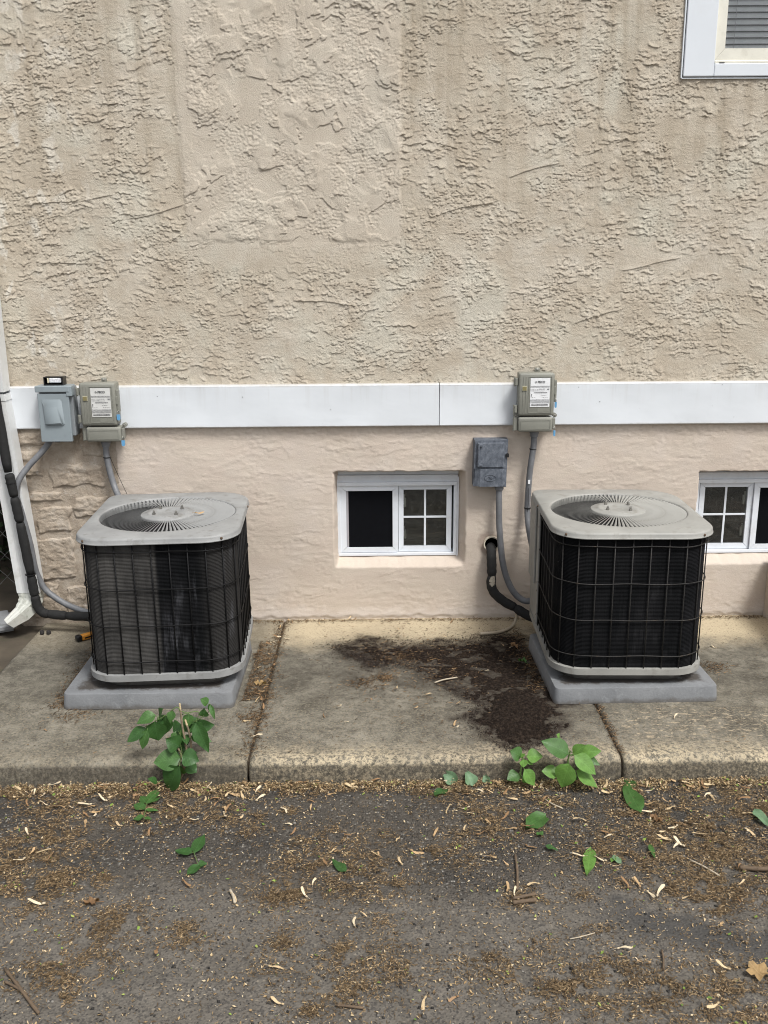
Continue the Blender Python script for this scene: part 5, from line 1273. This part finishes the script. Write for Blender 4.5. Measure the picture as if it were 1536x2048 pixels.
SPRIG2 = [((-0.704, -1.349, -0.07), (-0.684, -1.251, -0.07), 0.031), ((-0.702, -1.353, -0.07), (-0.668, -1.303, -0.07), 0.022), ((-0.706, -1.345, -0.07), (-0.733, -1.301, -0.07), 0.027), ((-0.7, -1.38, -0.07), (-0.743, -1.341, -0.07), 0.031), ((-0.697, -1.384, -0.07), (-0.662, -1.377, -0.07), 0.019), ((-0.693, -1.421, -0.07), (-0.727, -1.417, -0.07), 0.023), ((-0.689, -1.429, -0.07), (-0.671, -1.418, -0.07), 0.017)]
CURL = [((0.288, -1.254, -0.074), (0.271, -1.182, -0.074), 0.041), ((0.24, -1.217, -0.074), (0.191, -1.192, -0.074), 0.041), ((0.339, -1.219, -0.074), (0.325, -1.158, -0.074), 0.025)]
CLUMPS = [(-0.918, -1.728, 0.177, 0.184), (-1.14, -1.239, 0.097, 0.077), (-0.882, -1.215, 0.194, 0.092), (-0.637, -1.333, 0.161, 0.107), (-0.457, -1.416, 0.113, 0.077), (-0.265, -1.256, 0.065, 0.067), (-0.095, -1.2, 0.081, 0.046), (0.141, -1.235, 0.097, 0.061), (0.31, -1.267, 0.145, 0.092), (0.348, -1.456, 0.097, 0.092), (0.237, -1.552, 0.097, 0.077), (0.517, -1.327, 0.081, 0.061), (0.789, -1.439, 0.194, 0.138), (0.918, -1.492, 0.177, 0.153), (1.122, -1.339, 0.097, 0.107), (0.963, -1.677, 0.145, 0.153), (0.776, -1.716, 0.161, 0.123), (0.61, -1.582, 0.097, 0.092), (-0.029, -1.702, 0.129, 0.138), (-0.261, -1.759, 0.097, 0.107), (-0.169, -1.568, 0.129, 0.092), (-0.633, -1.867, 0.097, 0.061), (-0.75, -2.002, 0.113, 0.107), (-0.248, -2.01, 0.056, 0.077), (-0.072, -2.068, 0.145, 0.107), (0.473, -2.069, 0.161, 0.123), (0.762, -2.119, 0.161, 0.138), (-0.981, -1.553, 0.129, 0.123), (-0.486, -1.923, 0.065, 0.037), (0.368, -1.79, 0.065, 0.046), (0.25, -2.034, 0.081, 0.061), (0.984, -1.251, 0.097, 0.046), (0.743, -1.276, 0.065, 0.046), (-0.483, -1.252, 0.113, 0.055), (-0.992, -1.353, 0.145, 0.077)]

# ================================================================== growing weeds
M_stem = simple('woody_stem', (0.20, 0.155, 0.10), 0.8, 0, 0.3, 60); M_cut = simple('cut_wood', (0.55, 0.44, 0.26), 0.8); M_stemg = simple('green_stem', (0.10, 0.16, 0.045), 0.6, 0, 0.2, 60)
rr = random.Random(5)
g = empty('weed_seedling', (-0.64, -1.215, -0.080), 'leafy dark green sapling with three cut stems at the kerb below the dusty condenser', 'plant')
for i, pts in enumerate(STEMS_L):
    p = chain(pts, 4); n = len(p); r0, r1 = (0.0042, 0.0030) if i < 3 else (0.0016, 0.0009)
    if i < 3: p = [Vector((-0.64, -1.222, -0.085))] + p; n += 1
    st = MB().tube(p, [r0 + (r1 - r0) * k / (n - 1) for k in range(n)], 7).build('stem', M_stem if i < 3 else M_stemg, g, smooth=True)
    if i < 3:
        d = (p[-1] - p[-2]).normalized(); MB().tube([p[-1] - d * 0.0005, p[-1] + d * 0.018], [0.0034, 0.0028], 7).build('cut_end', M_cut, st)
for i, (b, t, w) in enumerate(PLANT_L):
    up = (rr.uniform(-.35, .35), -0.75 + rr.uniform(-.25, .3), 0.75)
    t = (t[0], t[1] - rr.uniform(0.0, 0.03), t[2])
    sp_ = [q for st_ in STEMS_L for q in chain(st_, 4)]; b_ = Vector(b); q_ = min(sp_, key=lambda s_: (s_ - b_).length)
    if 0.004 < (q_ - b_).length < 0.09: MB().tube(chain([q_, q_.lerp(b_, .5) + Vector((0, -.002, .004)), b_], 3), 0.0009, 5).build('petiole', M_stemg, g)
    put_leaf(g, b, t, w * rr.uniform(1.4, 1.85), M_leafd if i % 3 else M_leafm, up, rr.uniform(.05, .3), rr.uniform(.1, .35), 0.04, i)
for i in range(11):      # inner foliage round the stems
    a_ = rr.uniform(0, 6.28); zz_ = rr.uniform(-.02, .14); b = Vector((-.615 + rr.uniform(-.02, .02), -1.175 + rr.uniform(-.02, .015), zz_))
    t = b + Vector((math.cos(a_) * .055, math.sin(a_) * .04 - .01, rr.uniform(-.03, .015)))
    put_leaf(g, b, t, rr.uniform(.026, .036), M_leafd, (rr.uniform(-.4, .4), -.5, .8), rr.uniform(.05, .3), .2, .04, i + 200)
for nm, leaves, stem, lab in (('weed_seedling', PLANT_R1, STEM_R1, 'small bright green weed at the kerb, the lesser of two side by side'), ('weed_seedling', PLANT_R2, STEM_R2, 'larger bright green broad-leaved weed at the kerb, right of the lesser one')):
    bx_, by_ = stem[0][0], -1.232
    g = empty(nm, (bx_, by_, -0.080), lab, 'plant', 'bright green kerb weeds')
    p = chain([(bx_, by_, -0.085)] + stem, 4); n = len(p)
    MB().tube(p, [0.0040 - 0.0018 * k / (n - 1) for k in range(n)], 8).build('stem', M_stemg, g, smooth=True)
    for i, (b, t, w) in enumerate(leaves):
        t = (t[0], t[1] - rr.uniform(0.0, 0.03), t[2]); b2 = Vector(b)
        up = (rr.uniform(-.3, .3), -0.7 + rr.uniform(-.2, .2), 0.8)
        put_leaf(g, b, t, w * 1.45, M_leafb if i % 4 else M_leafm, up, rr.uniform(.05, .22), rr.uniform(.1, .25), 0.03, i + 40)
        # petiole back to the stem
        q = min(p, key=lambda s_: (s_ - b2).length + max(0, s_.z - b2.z) * 2)
        if (q - b2).length > 0.006: MB().tube([q, q.lerp(b2, .5) + Vector((0, 0, .002)), b2], 0.0012, 5).build('petiole', M_stemg, g)

# ================================================================== leaves lying about
LLAB = ['large green leaf lying on asphalt right of the kerb weeds', 'small green leaf tucked beneath the large fallen leaf by the kerb', 'round crumpled green leaf on the asphalt below the kerb weeds', 'long narrow green leaf lying alone on asphalt toward the camera', 'green leaf lying at the far right edge of the asphalt',
        'tiny curled pale green leaf right of the long narrow one', 'small oval green leaf alone on the asphalt near the middle', 'dark green leaf flat on asphalt by the curled pale leaves', 'scrap of green leaf beside the round crumpled leaf', 'thin green leaf scrap below the round crumpled leaf', 'narrow upright green leaf scrap among brown litter at right', 'sliver of green leaf beside the tiny curled leaf']
for i, (b, t, w) in enumerate(LOOSE):
    zz = ground_z(*b[:2]) + 0.010; zt_ = ground_z(*t[:2]) + 0.008
    o = put_leaf(None, (b[0], b[1], zz), (t[0], t[1], zt_), w, (M_leafm, M_leafd, M_leafm, M_leafb, M_leafp, M_leafp, M_leafd, M_leafd)[i % 8], (rr.uniform(-.2, .2), rr.uniform(-.2, .2), 1), -0.03, rr.uniform(.1, .3), 0.10, i + 70, 'fallen_leaf')
    tag(o, LLAB[i], 'leaf', 'green leaves fallen on the asphalt')
for i, (b, t, w) in enumerate(CURL):
    zz = ground_z(b[0], -1.25) + 0.006
    o = put_leaf(None, (b[0], b[1] if b[1] < -1.22 else -1.235, zz), (t[0], -1.225, zz + 0.040 - i * .006), w * 1.15, M_leafp, (0.3 - .3 * i, -1, 0.3), 0.25, 0.55, 0.12, i + 95, 'curled_leaf')
    tag(o, ('middle pale curled leaf standing against the kerb', 'leftmost pale curled leaf standing against the kerb', 'rightmost and smallest pale curled leaf against the kerb')[i], 'leaf', 'pale curled leaves against the kerb')
for nm, S, lab, z in (('leaf_sprig', SPRIG1, 'dark green sprig of four leaflets alone on the left asphalt', .012), ('leaf_sprig', SPRIG2, 'green compound sprig of seven leaflets lying below the sapling', .014)):
    c0 = np.mean([s_[0] for s_ in S], 0); gz = ground_z(c0[0], c0[1])
    g = empty(nm, (c0[0], c0[1], gz), lab, 'sprig')
    pts = [Vector((s_[0][0], s_[0][1], gz + z)) for s_ in S]; pts.sort(key=lambda q: q.y)
    MB().tube(chain(pts if len(pts) > 1 else pts * 2, 3), 0.0011, 5).build('stalk', M_stemg, g)
    for i, (b, t, w) in enumerate(S):
        put_leaf(g, (b[0], b[1], gz + z), (t[0], t[1], ground_z(t[0], t[1]) + .008), w, M_leafd if S is SPRIG1 else M_leafm, (rr.uniform(-.2, .2), rr.uniform(-.3, .1), 1), -0.02, .15, .06, i + 120)
def lobed_leaf(c, size, mat, label, seed, z, rot):
    rs_ = random.Random(seed); n = 22; vs = [(0, 0, 0.004)]; k_ = 0
    for i in range(n):
        a = 2 * math.pi * i / n; r_ = size * (0.55 + 0.45 * abs(math.cos(a * 2.5)) ** 1.5) * rs_.uniform(.85, 1.1)
        vs.append((r_ * math.cos(a) * 0.8, r_ * math.sin(a), 0.004 + rs_.uniform(-.003, .012)))
    fs = [(0, i + 1, (i + 1) % n + 1) for i in range(n)]
    mb = MB().add(vs, fs); mb.tube([(0, -size * .4, .004), (0, -size * 1.5, .003)], 0.001, 5)
    o = link('dry_leaf', mb.mesh('dry_leaf'), mat, None, (c[0], c[1], z), True); o.rotation_euler.z = rot; return tag(o, label, 'leaf')
lobed_leaf((-.4415, -.664), 0.026, M_leaftan, 'curled tan oak-like leaf on the slab joint beside the dusty condenser', 3, 0.003, 1.2)
lobed_leaf((.807, -1.44), 0.020, M_leafdry, 'reddish brown dry leaf on asphalt below the large green leaf', 4, ground_z(.807, -1.44) + .003, .4)
lobed_leaf((.858, -2.06), 0.034, M_leaftan, 'pale tan torn leaf at the lower right corner of the asphalt', 6, ground_z(.858, -2.06) + .003, 2.0)
lobed_leaf((.553, -.507), 0.020, M_leafm, 'crumpled green leaf on the soil beside the condenser pad', 8, 0.014, .7)
lobed_leaf((-.74, -1.79), 0.022, M_leafdry, 'grey-brown dry leaf on the left asphalt', 9, ground_z(-.74, -1.79) + .003, 1.7)
lobed_leaf((.545, -.36), 0.022, M_leafdry, 'brown dry leaf on the soil near the drain hose', 12, 0.016, .3)

# twigs
M_twig = simple('dry_twig', (0.115, 0.080, 0.050), 0.85, 0, 0.3, 60, bump=0.5); M_twigp = simple('pale_twig', (0.42, 0.36, 0.27), 0.8, 0, 0.15, 60)
TW = [((.370, -1.605), (.353, -1.76), .0035, M_twig, 'upright brown twig lying on the asphalt right of centre'), ((.337, -1.795), (.398, -1.775), .0045, M_twig, 'short dark twig pair end-on below the upright twig'), ((.334, -1.812), (.395, -1.800), .0055, M_twig, 'thick bark stick below the short dark twig'),
      ((-.870, -2.02), (-.745, -2.155), .0040, M_twig, 'long brown twig at the lower left corner'), ((.454, -1.939), (.518, -1.919), .0014, M_twigp, 'thin bent pale twig on the lower asphalt'), ((.661, -1.984), (.645, -2.049), .0024, M_twig, 'short brown twig on the lower right asphalt'),
      ((-.392, -1.747), (-.372, -1.797), .0036, M_twigp, 'stubby tan twig left of centre on the asphalt'), ((.840, -1.64), (.898, -1.708), .0022, M_twigp, 'slender pale twig among brown litter at right'), ((-.855, -2.06), (-.79, -2.10), .0030, M_twig, 'short twig beside the long one at lower left'), ((-.10, -2.14), (-.04, -2.15), .0028, M_twig, 'small dark twig near the bottom edge'), ((.50, -1.33), (.545, -1.38), .0020, M_twigp, 'thin pale twig under the larger kerb weed'),
      ((.96, -1.68), (1.05, -1.69), .006, M_twig, 'dark bark stick at the right edge among brown litter')]
for i, (a, b, r_, m_, lab) in enumerate(TW):
    z0, z1 = ground_z(*a) + r_ + .003, ground_z(*b) + r_ + .003
    A, B = Vector((*a, z0)), Vector((*b, z1)); M_ = A.lerp(B, .45) + Vector((rr.uniform(-.004, .004), rr.uniform(-.004, .004), .001))
    o = MB().tube(chain([A, M_, B], 4), [r_ * (1 + .15 * math.sin(k * 2.1)) for k in range(9)], 7).build('twig', m_, None, smooth=True); tag(o, lab, 'twig', 'twigs on the asphalt')
o = MB().tube(chain([(.205, -.672, .006), (.24, -.655, .010), (.292, -.630, .007)], 4), 0.0028, 6).build('twig', M_twigp, None, smooth=True); tag(o, 'pale twig lying on the soil in the middle of the slab', 'twig')

# ================================================================== maple keys: individuals
def samara(seed):
    rs_ = random.Random(seed); L = 0.031 + 0.011 * rs_.random(); vs = []; fs = []
    cv = rs_.uniform(.10, .38) * rs_.choice((-1, 1)); n = 9; sg = 1 if cv > 0 else -1
    for i in range(n + 1):
        t = i / n; x = L * t * (1 - .12 * t * abs(cv)); q = max(0.0, (t - .12) / .88)
        wo = 0.0016 + 0.0092 * (q ** 1.2) * (1 - q ** 7) ; wi = 0.0016 + 0.0012 * math.sin(math.pi * q)
        if i == n: wo, wi = 0.0022, 0.0008
        yc = cv * L * t * t
        zc = 0.0028 + 0.004 * math.sin(t * 3 + seed * 1.3) * rs_.uniform(.5, 1.0)
        for s_, w in ((-1, wi if sg > 0 else wo), (1, wo if sg > 0 else wi)): vs.append((x, yc + s_ * w, zc + s_ * w * .3 * math.sin(t * 4 + seed)))
    for i in range(n): fs.append((2 * i, 2 * i + 2, 2 * i + 3, 2 * i + 1))
    mb = MB().add(vs, fs)
    bm = bmesh.new(); bmesh.ops.create_icosphere(bm, subdivisions=1, radius=1)
    for v in bm.verts: v.co = (0.003 + v.co.x * 0.0055, v.co.y * 0.0034, 0.0035 + v.co.z * 0.0024)
    mb.bm(bm)
    if seed % 3 == 0: mb.tube([(-.002, 0, .004), (-.012, .003 * rs_.uniform(-1, 1), .003)], .0005, 4)
    return mb.mesh('maple_key')
def key_mat(name, c):
    k = NT(name, 0.6, 0, 0.3); v = k.vec(obj=True); f = k.noise(k.vec((120, 500, 100), obj=True), 1, 3)
    p = k.xyz(v)
    cc = k.ramp(f, [(0.3, tuple(x * .78 for x in c)), (0.7, c)]); cc = k.mix(k.rng(p[0], 0.010, 0.004, 0, .45), cc, tuple(x * .55 for x in c)); k.col(cc); return k.m
KM = [key_mat('key_straw', (0.58, 0.44, 0.26)), key_mat('key_tan', (0.46, 0.31, 0.165)), key_mat('key_pale', (0.70, 0.58, 0.40)), key_mat('key_brown', (0.30, 0.18, 0.09))]
KMESH = []
for m_ in KM:
    for s_ in range(3):
        me = samara(s_ + 11 * KM.index(m_)); me.materials.append(m_); smoothing(me, True); KMESH.append(me)
rk = random.Random(99)
CL = np.array(CLUMPS)
def litter_density(x, y):
    d = 0.10
    for cx, cy, rx, ry in CLUMPS:
        q = ((x - cx) / rx) ** 2 + ((y - cy) / ry) ** 2
        if q < 4: d += 1.1 * math.exp(-q)
    return d
KEYS = []
def put_key(x, y, z, lab, grp, sc=1.0):
    o = bpy.data.objects.new('maple_key', rk.choice(KMESH)); COL.objects.link(o)
    s_ = sc * rk.uniform(.55, 1.08); o.scale = (s_, s_, s_); o.location = (x, y, z + .002)
    o.rotation_euler = (rk.uniform(-.5, .5), rk.uniform(-.35, .2), rk.uniform(0, 6.283)); KEYS.append(o); return tag(o, lab, 'maple key', grp)
def in_view(x, y): return abs(x) < 0.50 * (3.843 + y) * 0.86 + 0.08
cnt = 0
while cnt < 80:      # windrow at the foot of the kerb
    x = rk.uniform(-1.15, 1.2); y = -1.222 - abs(rk.gauss(0, .035))
    if rk.random() > 0.35 + 0.65 * (litter_density(x, y - .03) > .4): continue
    put_key(x, y, ground_z(x, y) + rk.uniform(0, .014), 'winged maple key lying in the windrow at the foot of the kerb', 'maple keys along the kerb'); cnt += 1
cnt = 0
while cnt < 165:
    x = rk.uniform(-1.1, 1.1); y = -1.27 - rk.random() ** 1.7 * 0.92
    if not in_view(x, y) or rk.random() > litter_density(x, y) * (1 if y > -1.8 else .55): continue
    put_key(x, y, ground_z(x, y) + .003, 'winged maple key lying loose on the asphalt', 'maple keys on the asphalt'); cnt += 1
for i in range(24):   # left joint
    t = rk.random(); y = -0.05 - 1.12 * t
    put_key(JL + rk.gauss(-.012, .018), y, 0.001, 'winged maple key lying along the left slab joint', 'maple keys along the slab joint', .9)
for i in range(30):
    x, y = rk.uniform(-1.2, 1.4), rk.uniform(-1.15, -.04)
    if -1.13 < x < -.48 and -.87 < y < -.1 or .58 < x < 1.22 and -.87 < y < -.1 or abs(x - JL) < .06: continue
    put_key(x, y, 0.002 if not (-.15 < x < .65 and y > -1.1) else 0.008, 'winged maple key lying out on the open concrete', 'maple keys on the concrete', .85)
for i in range(14):
    x = rk.uniform(-.5, .55); put_key(x, -.018 - abs(rk.gauss(0, .02)), .003, 'winged maple key caught at the foot of the wall', 'maple keys at the wall foot', .8)
# every key is told apart by its colour and by how near it lies to something one can find
MARKS = [('large fallen green leaf', .77, -1.31), ('round crumpled green leaf', .45, -1.446), ('long narrow green leaf', .557, -1.63), ('small oval green leaf', -.115, -1.64), ('four-leaflet sprig', -.52, -1.60), ('seven-leaflet sprig', -.71, -1.36), ('cut-stemmed sapling', -.64, -1.22),
         ('larger kerb weed', .60, -1.24), ('curled pale leaves', .27, -1.22), ('upright brown twig', .36, -1.68), ('lower left long twig', -.81, -2.09), ('thin bent pale twig', .486, -1.93), ('short brown lower right twig', .653, -2.02), ('stubby tan twig', -.382, -1.77), ('pale torn lower right leaf', .858, -2.06), ('reddish dry leaf', .807, -1.44),
         ('dark bark stick', 1.0, -1.685), ('left slab joint foot', -.413, -1.22), ('right slab joint foot', .7625, -1.22), ('tan oak-like leaf', -.4415, -.664), ('dusty condenser pad', -.80, -.86), ('black condenser pad', .90, -.85), ('pale twig on soil', .25, -.65), ('drain hose end', .424, -.203), ('left window foot', .08, 0.0), ('metal box foot', -1.30, -.1), ('small bottom edge twig', -.07, -2.145), ('left joint wall end', -.413, -.02)]
CNAME = {'key_straw': 'straw', 'key_tan': 'tan', 'key_pale': 'pale cream', 'key_brown': 'brown'}
ORD = ['nearest', 'second nearest', 'third nearest', 'fourth nearest', 'fifth nearest', 'sixth nearest', 'seventh nearest', 'eighth nearest', 'ninth nearest', 'tenth nearest', 'eleventh nearest', 'twelfth nearest', 'thirteenth nearest', 'fourteenth nearest', 'fifteenth nearest', 'sixteenth nearest', 'seventeenth nearest', 'eighteenth nearest', 'nineteenth nearest', 'twentieth nearest']
for m_ in KM:
    ks = [o for o in KEYS if o.data.materials[0] == m_]
    for o in ks:
        best = None
        for nm, mx, my in MARKS:
            d = math.hypot(o.location.x - mx, o.location.y - my); rank = sum(1 for p_ in ks if math.hypot(p_.location.x - mx, p_.location.y - my) < d)
            if best is None or (rank, d) < best[:2]: best = (rank, d, nm)
        o['label'] = '%s winged maple key, %s of that colour to %s' % (CNAME[m_.name], ORD[min(best[0], 19)], best[2])
o = bpy.data.objects.new('maple_key', KMESH[4]); COL.objects.link(o); o.location = (-.668, -.545, .628); o.rotation_euler = (.2, .1, .3); tag(o, 'brown maple key caught on the dusty condenser fan louvres', 'maple key')

# ================================================================== litter nobody could count
rs = np.random.RandomState(3)
def gz_arr(x, y):
    return -0.080 + 0.004 * fbm(x / 0.3, y / 0.3, 3, 601) + 0.0035 * fbm(x / 0.022, y / 0.022, 3, 611) * (0.35 + 0.65 * sst(-1.85, -1.6, y))
def clump_points(n_each, base, tuft=True):
    xs, ys, hs = [], [], []
    for cx, cy, rx, ry in CLUMPS:
        n = int(n_each * (rx * ry) / 0.012) + (60 if tuft else 4)
        for k in range(max(4, n // 110) if tuft else 0):      # sub-tufts inside the clump
            tx, ty = cx + rs.normal() * rx * .55, cy + rs.normal() * ry * .55; m = rs.randint(60, 260); s_ = rs.uniform(.010, .034)
            xs.append(tx + rs.normal(size=m) * s_ * 1.3); ys.append(ty + rs.normal(size=m) * s_); hs.append(np.abs(rs.normal(size=m)) * .004)
        xs.append(cx + rs.normal(size=n // 2) * rx * .6); ys.append(cy + rs.normal(size=n // 2) * ry * .6); hs.append(np.zeros(n // 2))
    nb = base; xs.append(rs.uniform(-1.3, 1.4, nb)); ys.append(-1.215 - rs.rand(nb) ** 1.1 * 1.05); hs.append(np.zeros(nb))
    nk = int(base * 1.3); xs.append(rs.uniform(-1.3, 1.4, nk)); ys.append(-1.222 - np.abs(rs.normal(size=nk)) * .030); hs.append(np.abs(rs.normal(size=nk)) * .006)
    x = np.concatenate(xs); y = np.concatenate(ys); hgt = np.concatenate(hs)
    ok = (y < -1.216) & (y > -2.5) & (fbm(x / .05, y / .04, 3, 941) > -.22)
    return x[ok], y[ok], hgt[ok]
def strands(x, y, z, L, wd, nseg=3, lift=.25):
    n = len(x); a = rs.uniform(0, 2 * np.pi, n); cur = rs.normal(size=n) * 1.6; pit = np.abs(rs.normal(size=n)) * lift
    P = np.zeros((n, nseg + 1, 2, 3)); px, py, pz = x.copy(), y.copy(), z.copy()
    for i in range(nseg + 1):
        an = a + cur * i / nseg; w = wd * (1 - .5 * i / nseg)
        for s_, sg in ((0, -1), (1, 1)):
            P[:, i, s_, 0] = px - np.sin(an) * w * sg; P[:, i, s_, 1] = py + np.cos(an) * w * sg; P[:, i, s_, 2] = pz + w * sg * .7
        px = px + np.cos(an) * L / nseg; py = py + np.sin(an) * L / nseg; pz = pz + (pit * L / nseg) * (1 if i < nseg / 2 else -.6)
    base = (np.arange(n) * (nseg + 1) * 2)[:, None]
    Q = np.concatenate([base + np.array([[2 * i, 2 * i + 1, 2 * i + 3, 2 * i + 2]]) for i in range(nseg)], 0)
    return P.reshape(-1, 3), Q
def litter_mat(name, c0, c1, c2):
    k = NT(name, 0.85, 0, 0.2); q = k.n('ShaderNodeNewGeometry').outputs['Random Per Island']
    f = k.noise(k.vec(), 9, 4)
    c = k.ramp(q, [(0.0, c0), (0.55, c1), (1.0, c2)]); k.col(k.mix(k.ramp(f, [(0.35, 0.0), (0.7, .45)]), c, c0)); return k.m
x, y, hg = clump_points(1300, 12000)
V, Q = strands(x, y, gz_arr(x, y) + .0016 + hg, rs.uniform(.003, .013, len(x)), rs.uniform(.0004, .0012, len(x)), 2)
o = link('flower_litter', quads_mesh('flower_litter', V, Q), litter_mat('flower_litter', (0.070, 0.047, 0.026), (0.165, 0.112, 0.060), (0.36, 0.265, 0.155)), None)
tag(o, 'brown shredded flower litter in drifts over the asphalt', 'litter', kind='stuff')
def flakes(x, y, z, s0, s1, asp=(.35, .8)):
    n = len(x); a = rs.uniform(0, 2 * np.pi, n); s_ = rs.uniform(s0, s1, n); b_ = s_ * rs.uniform(asp[0], asp[1], n); t = rs.normal(size=(n, 2)) * .35
    dx = np.stack([np.cos(a), np.sin(a), t[:, 0]], 1); dy = np.stack([-np.sin(a), np.cos(a), t[:, 1]], 1); c = np.stack([x, y, z], 1)
    V = np.stack([c - dx * s_[:, None], c + dy * b_[:, None] - dx * s_[:, None] * .15, c + dx * s_[:, None], c - dy * b_[:, None] + dx * s_[:, None] * .15], 1).reshape(-1, 3)
    return V, np.arange(n * 4).reshape(-1, 4)
x, y, hg = clump_points(170, 9000, False)
V, Q = flakes(x, y, gz_arr(x, y) + .004 + hg, .0010, .0050, (.2, .6))
o = link('seed_flakes', quads_mesh('seed_flakes', V, Q), litter_mat('seed_flakes', (0.26, 0.17, 0.085), (0.46, 0.34, 0.18), (0.66, 0.56, 0.38)), None); tag(o, 'straw coloured seed flakes strewn over the asphalt', 'litter', kind='stuff')
x, y, hg = clump_points(9, 190, False)
V, Q = flakes(x, y, gz_arr(x, y) + .005 + hg, .002, .0065, (.4, .8))
o = link('green_leaf_bits', quads_mesh('green_leaf_bits', V, Q), litter_mat('green_bits', (0.10, 0.17, 0.04), (0.25, 0.34, 0.07), (0.42, 0.45, 0.14)), None); tag(o, 'tiny green leaf bits strewn over the asphalt', 'litter', kind='stuff')
# crumbs on the concrete: at the wall foot, along the joints, round the pads
def slab_points():
    xs, ys = [], []
    def add(x, y): xs.append(x); ys.append(y)
    n = 2600; add(rs.uniform(-1.15, 1.68, n), -.012 - np.abs(rs.normal(size=n)) * .016)
    n = 1700; yy = rs.uniform(-1.2, -.02, n); add(JL - .008 + rs.normal(size=n) * .016 * (1 + (fbm(yy / .08, yy * 0, 2, 955) > .1)), yy)
    n = 300; add(JR + rs.normal(size=n) * .008, rs.uniform(-1.2, -.86, n))
    n = 1100; add(-.49 + np.abs(rs.normal(size=n)) * .03, rs.uniform(-.80, -.25, n))
    n = 1100; add(-1.115 - np.abs(rs.normal(size=n)) * .035, rs.uniform(-.85, -.25, n))
    n = 700; add(.60 - np.abs(rs.normal(size=n)) * .035, rs.uniform(-.75, -.12, n))
    n = 1500; add(rs.normal(size=n) * .16 + .15, rs.normal(size=n) * .22 - .50)
    n = 900; add(rs.uniform(-1.3, 1.5, n), rs.uniform(-1.19, -.05, n))
    for cx, cy, s_ in ((.07, -.43, .035), (-.06, -.66, .03), (-.43, -.75, .025), (-.44, -.93, .025), (1.28, -.55, .03), (-.48, -.42, .03), (1.33, -.03, .03), (.02, -.62, .02), (-1.05, -.90, .03)):
        n = 260; add(cx + rs.normal(size=n) * s_ * 1.3, cy + rs.normal(size=n) * s_)
    x = np.concatenate(xs); y = np.concatenate(ys)
    pad_ = ((x > -1.108) & (x < -.502) & (y > -.853) & (y < -.13)) | ((x > .608) & (x < 1.195) & (y > -.845) & (y < -.13))
    ok = ~pad_ & (y > -1.2) & (y < -.004); return x[ok], y[ok]
x, y = slab_points()
V, Q = strands(x, y, np.full(len(x), .0045), rs.uniform(.005, .018, len(x)), rs.uniform(.0004, .0011, len(x)))
o = link('slab_litter', quads_mesh('slab_litter', V, Q), litter_mat('slab_litter', (0.035, 0.022, 0.012), (0.12, 0.072, 0.035), (0.30, 0.20, 0.11)), None); tag(o, 'brown plant litter in the slab joints and at the wall foot', 'litter', kind='stuff')
# loose grit on the asphalt
n = 4200; x = rs.uniform(-1.25, 1.3, n); y = -1.215 - rs.rand(n) ** 1.2 * 1.05
ic = np.array([(1, 0, 0), (-1, 0, 0), (0, 1, 0), (0, -1, 0), (0, 0, 1), (0, 0, -1)], float)
tri = np.array([(0, 2, 4), (2, 1, 4), (1, 3, 4), (3, 0, 4), (2, 0, 5), (1, 2, 5), (3, 1, 5), (0, 3, 5)])
sz = (rs.rand(n) ** 2.2 * .0042 + .0014)[:, None, None]
V = ic[None] * sz * rs.uniform(.6, 1.2, (n, 6, 1)); ca, sa = np.cos(rs.uniform(0, 6.28, n)), np.sin(rs.uniform(0, 6.28, n))
V = np.stack([V[..., 0] * ca[:, None] - V[..., 1] * sa[:, None], V[..., 0] * sa[:, None] + V[..., 1] * ca[:, None], V[..., 2] * .7], -1)
V = (V + np.stack([x, y, gz_arr(x, y) + .001], 1)[:, None]).reshape(-1, 3)
T = (tri[None] + (np.arange(n) * 6)[:, None, None]).reshape(-1, 3)
me = bpy.data.meshes.new('grit'); me.vertices.add(len(V)); me.vertices.foreach_set('co', V.astype(np.float32).ravel()); me.loops.add(len(T) * 3); me.loops.foreach_set('vertex_index', T.astype(np.int32).ravel())
me.polygons.add(len(T)); me.polygons.foreach_set('loop_start', np.arange(0, len(T) * 3, 3, dtype=np.int32)); me.polygons.foreach_set('loop_total', np.full(len(T), 3, dtype=np.int32)); me.update(calc_edges=True)
o = link('grit', me, litter_mat('grit', (0.025, 0.024, 0.023), (0.060, 0.056, 0.052), (0.30, 0.28, 0.25)), None); tag(o, 'loose dark and pale grit on the asphalt', 'gravel', kind='stuff')

# soil crumbs scattered round the spill
n = 9000; k_ = rs.randint(0, len(poly), n); t = rs.rand(n)[:, None]
c = poly[k_] * (1 - t) + poly[(k_ + 1) % len(poly)] * t + rs.normal(size=(n, 2)) * (.010 + .05 * rs.rand(n)[:, None] ** 2)
ok = (c[:, 0] < .60) & (c[:, 1] > -1.19) & (c[:, 1] < -.10); c = c[ok]; n = len(c)
V, Q = flakes(c[:, 0], c[:, 1], np.full(n, .0035), .0008, .0030, (.5, 1.0))
o = link('soil_crumbs', quads_mesh('soil_crumbs', V, Q), litter_mat('soil_crumbs', (0.011, 0.0075, 0.006), (0.024, 0.0165, 0.013), (0.055, 0.039, 0.030)), None); tag(o, 'fine dark soil crumbs round the edge of the spill', 'soil', kind='stuff')
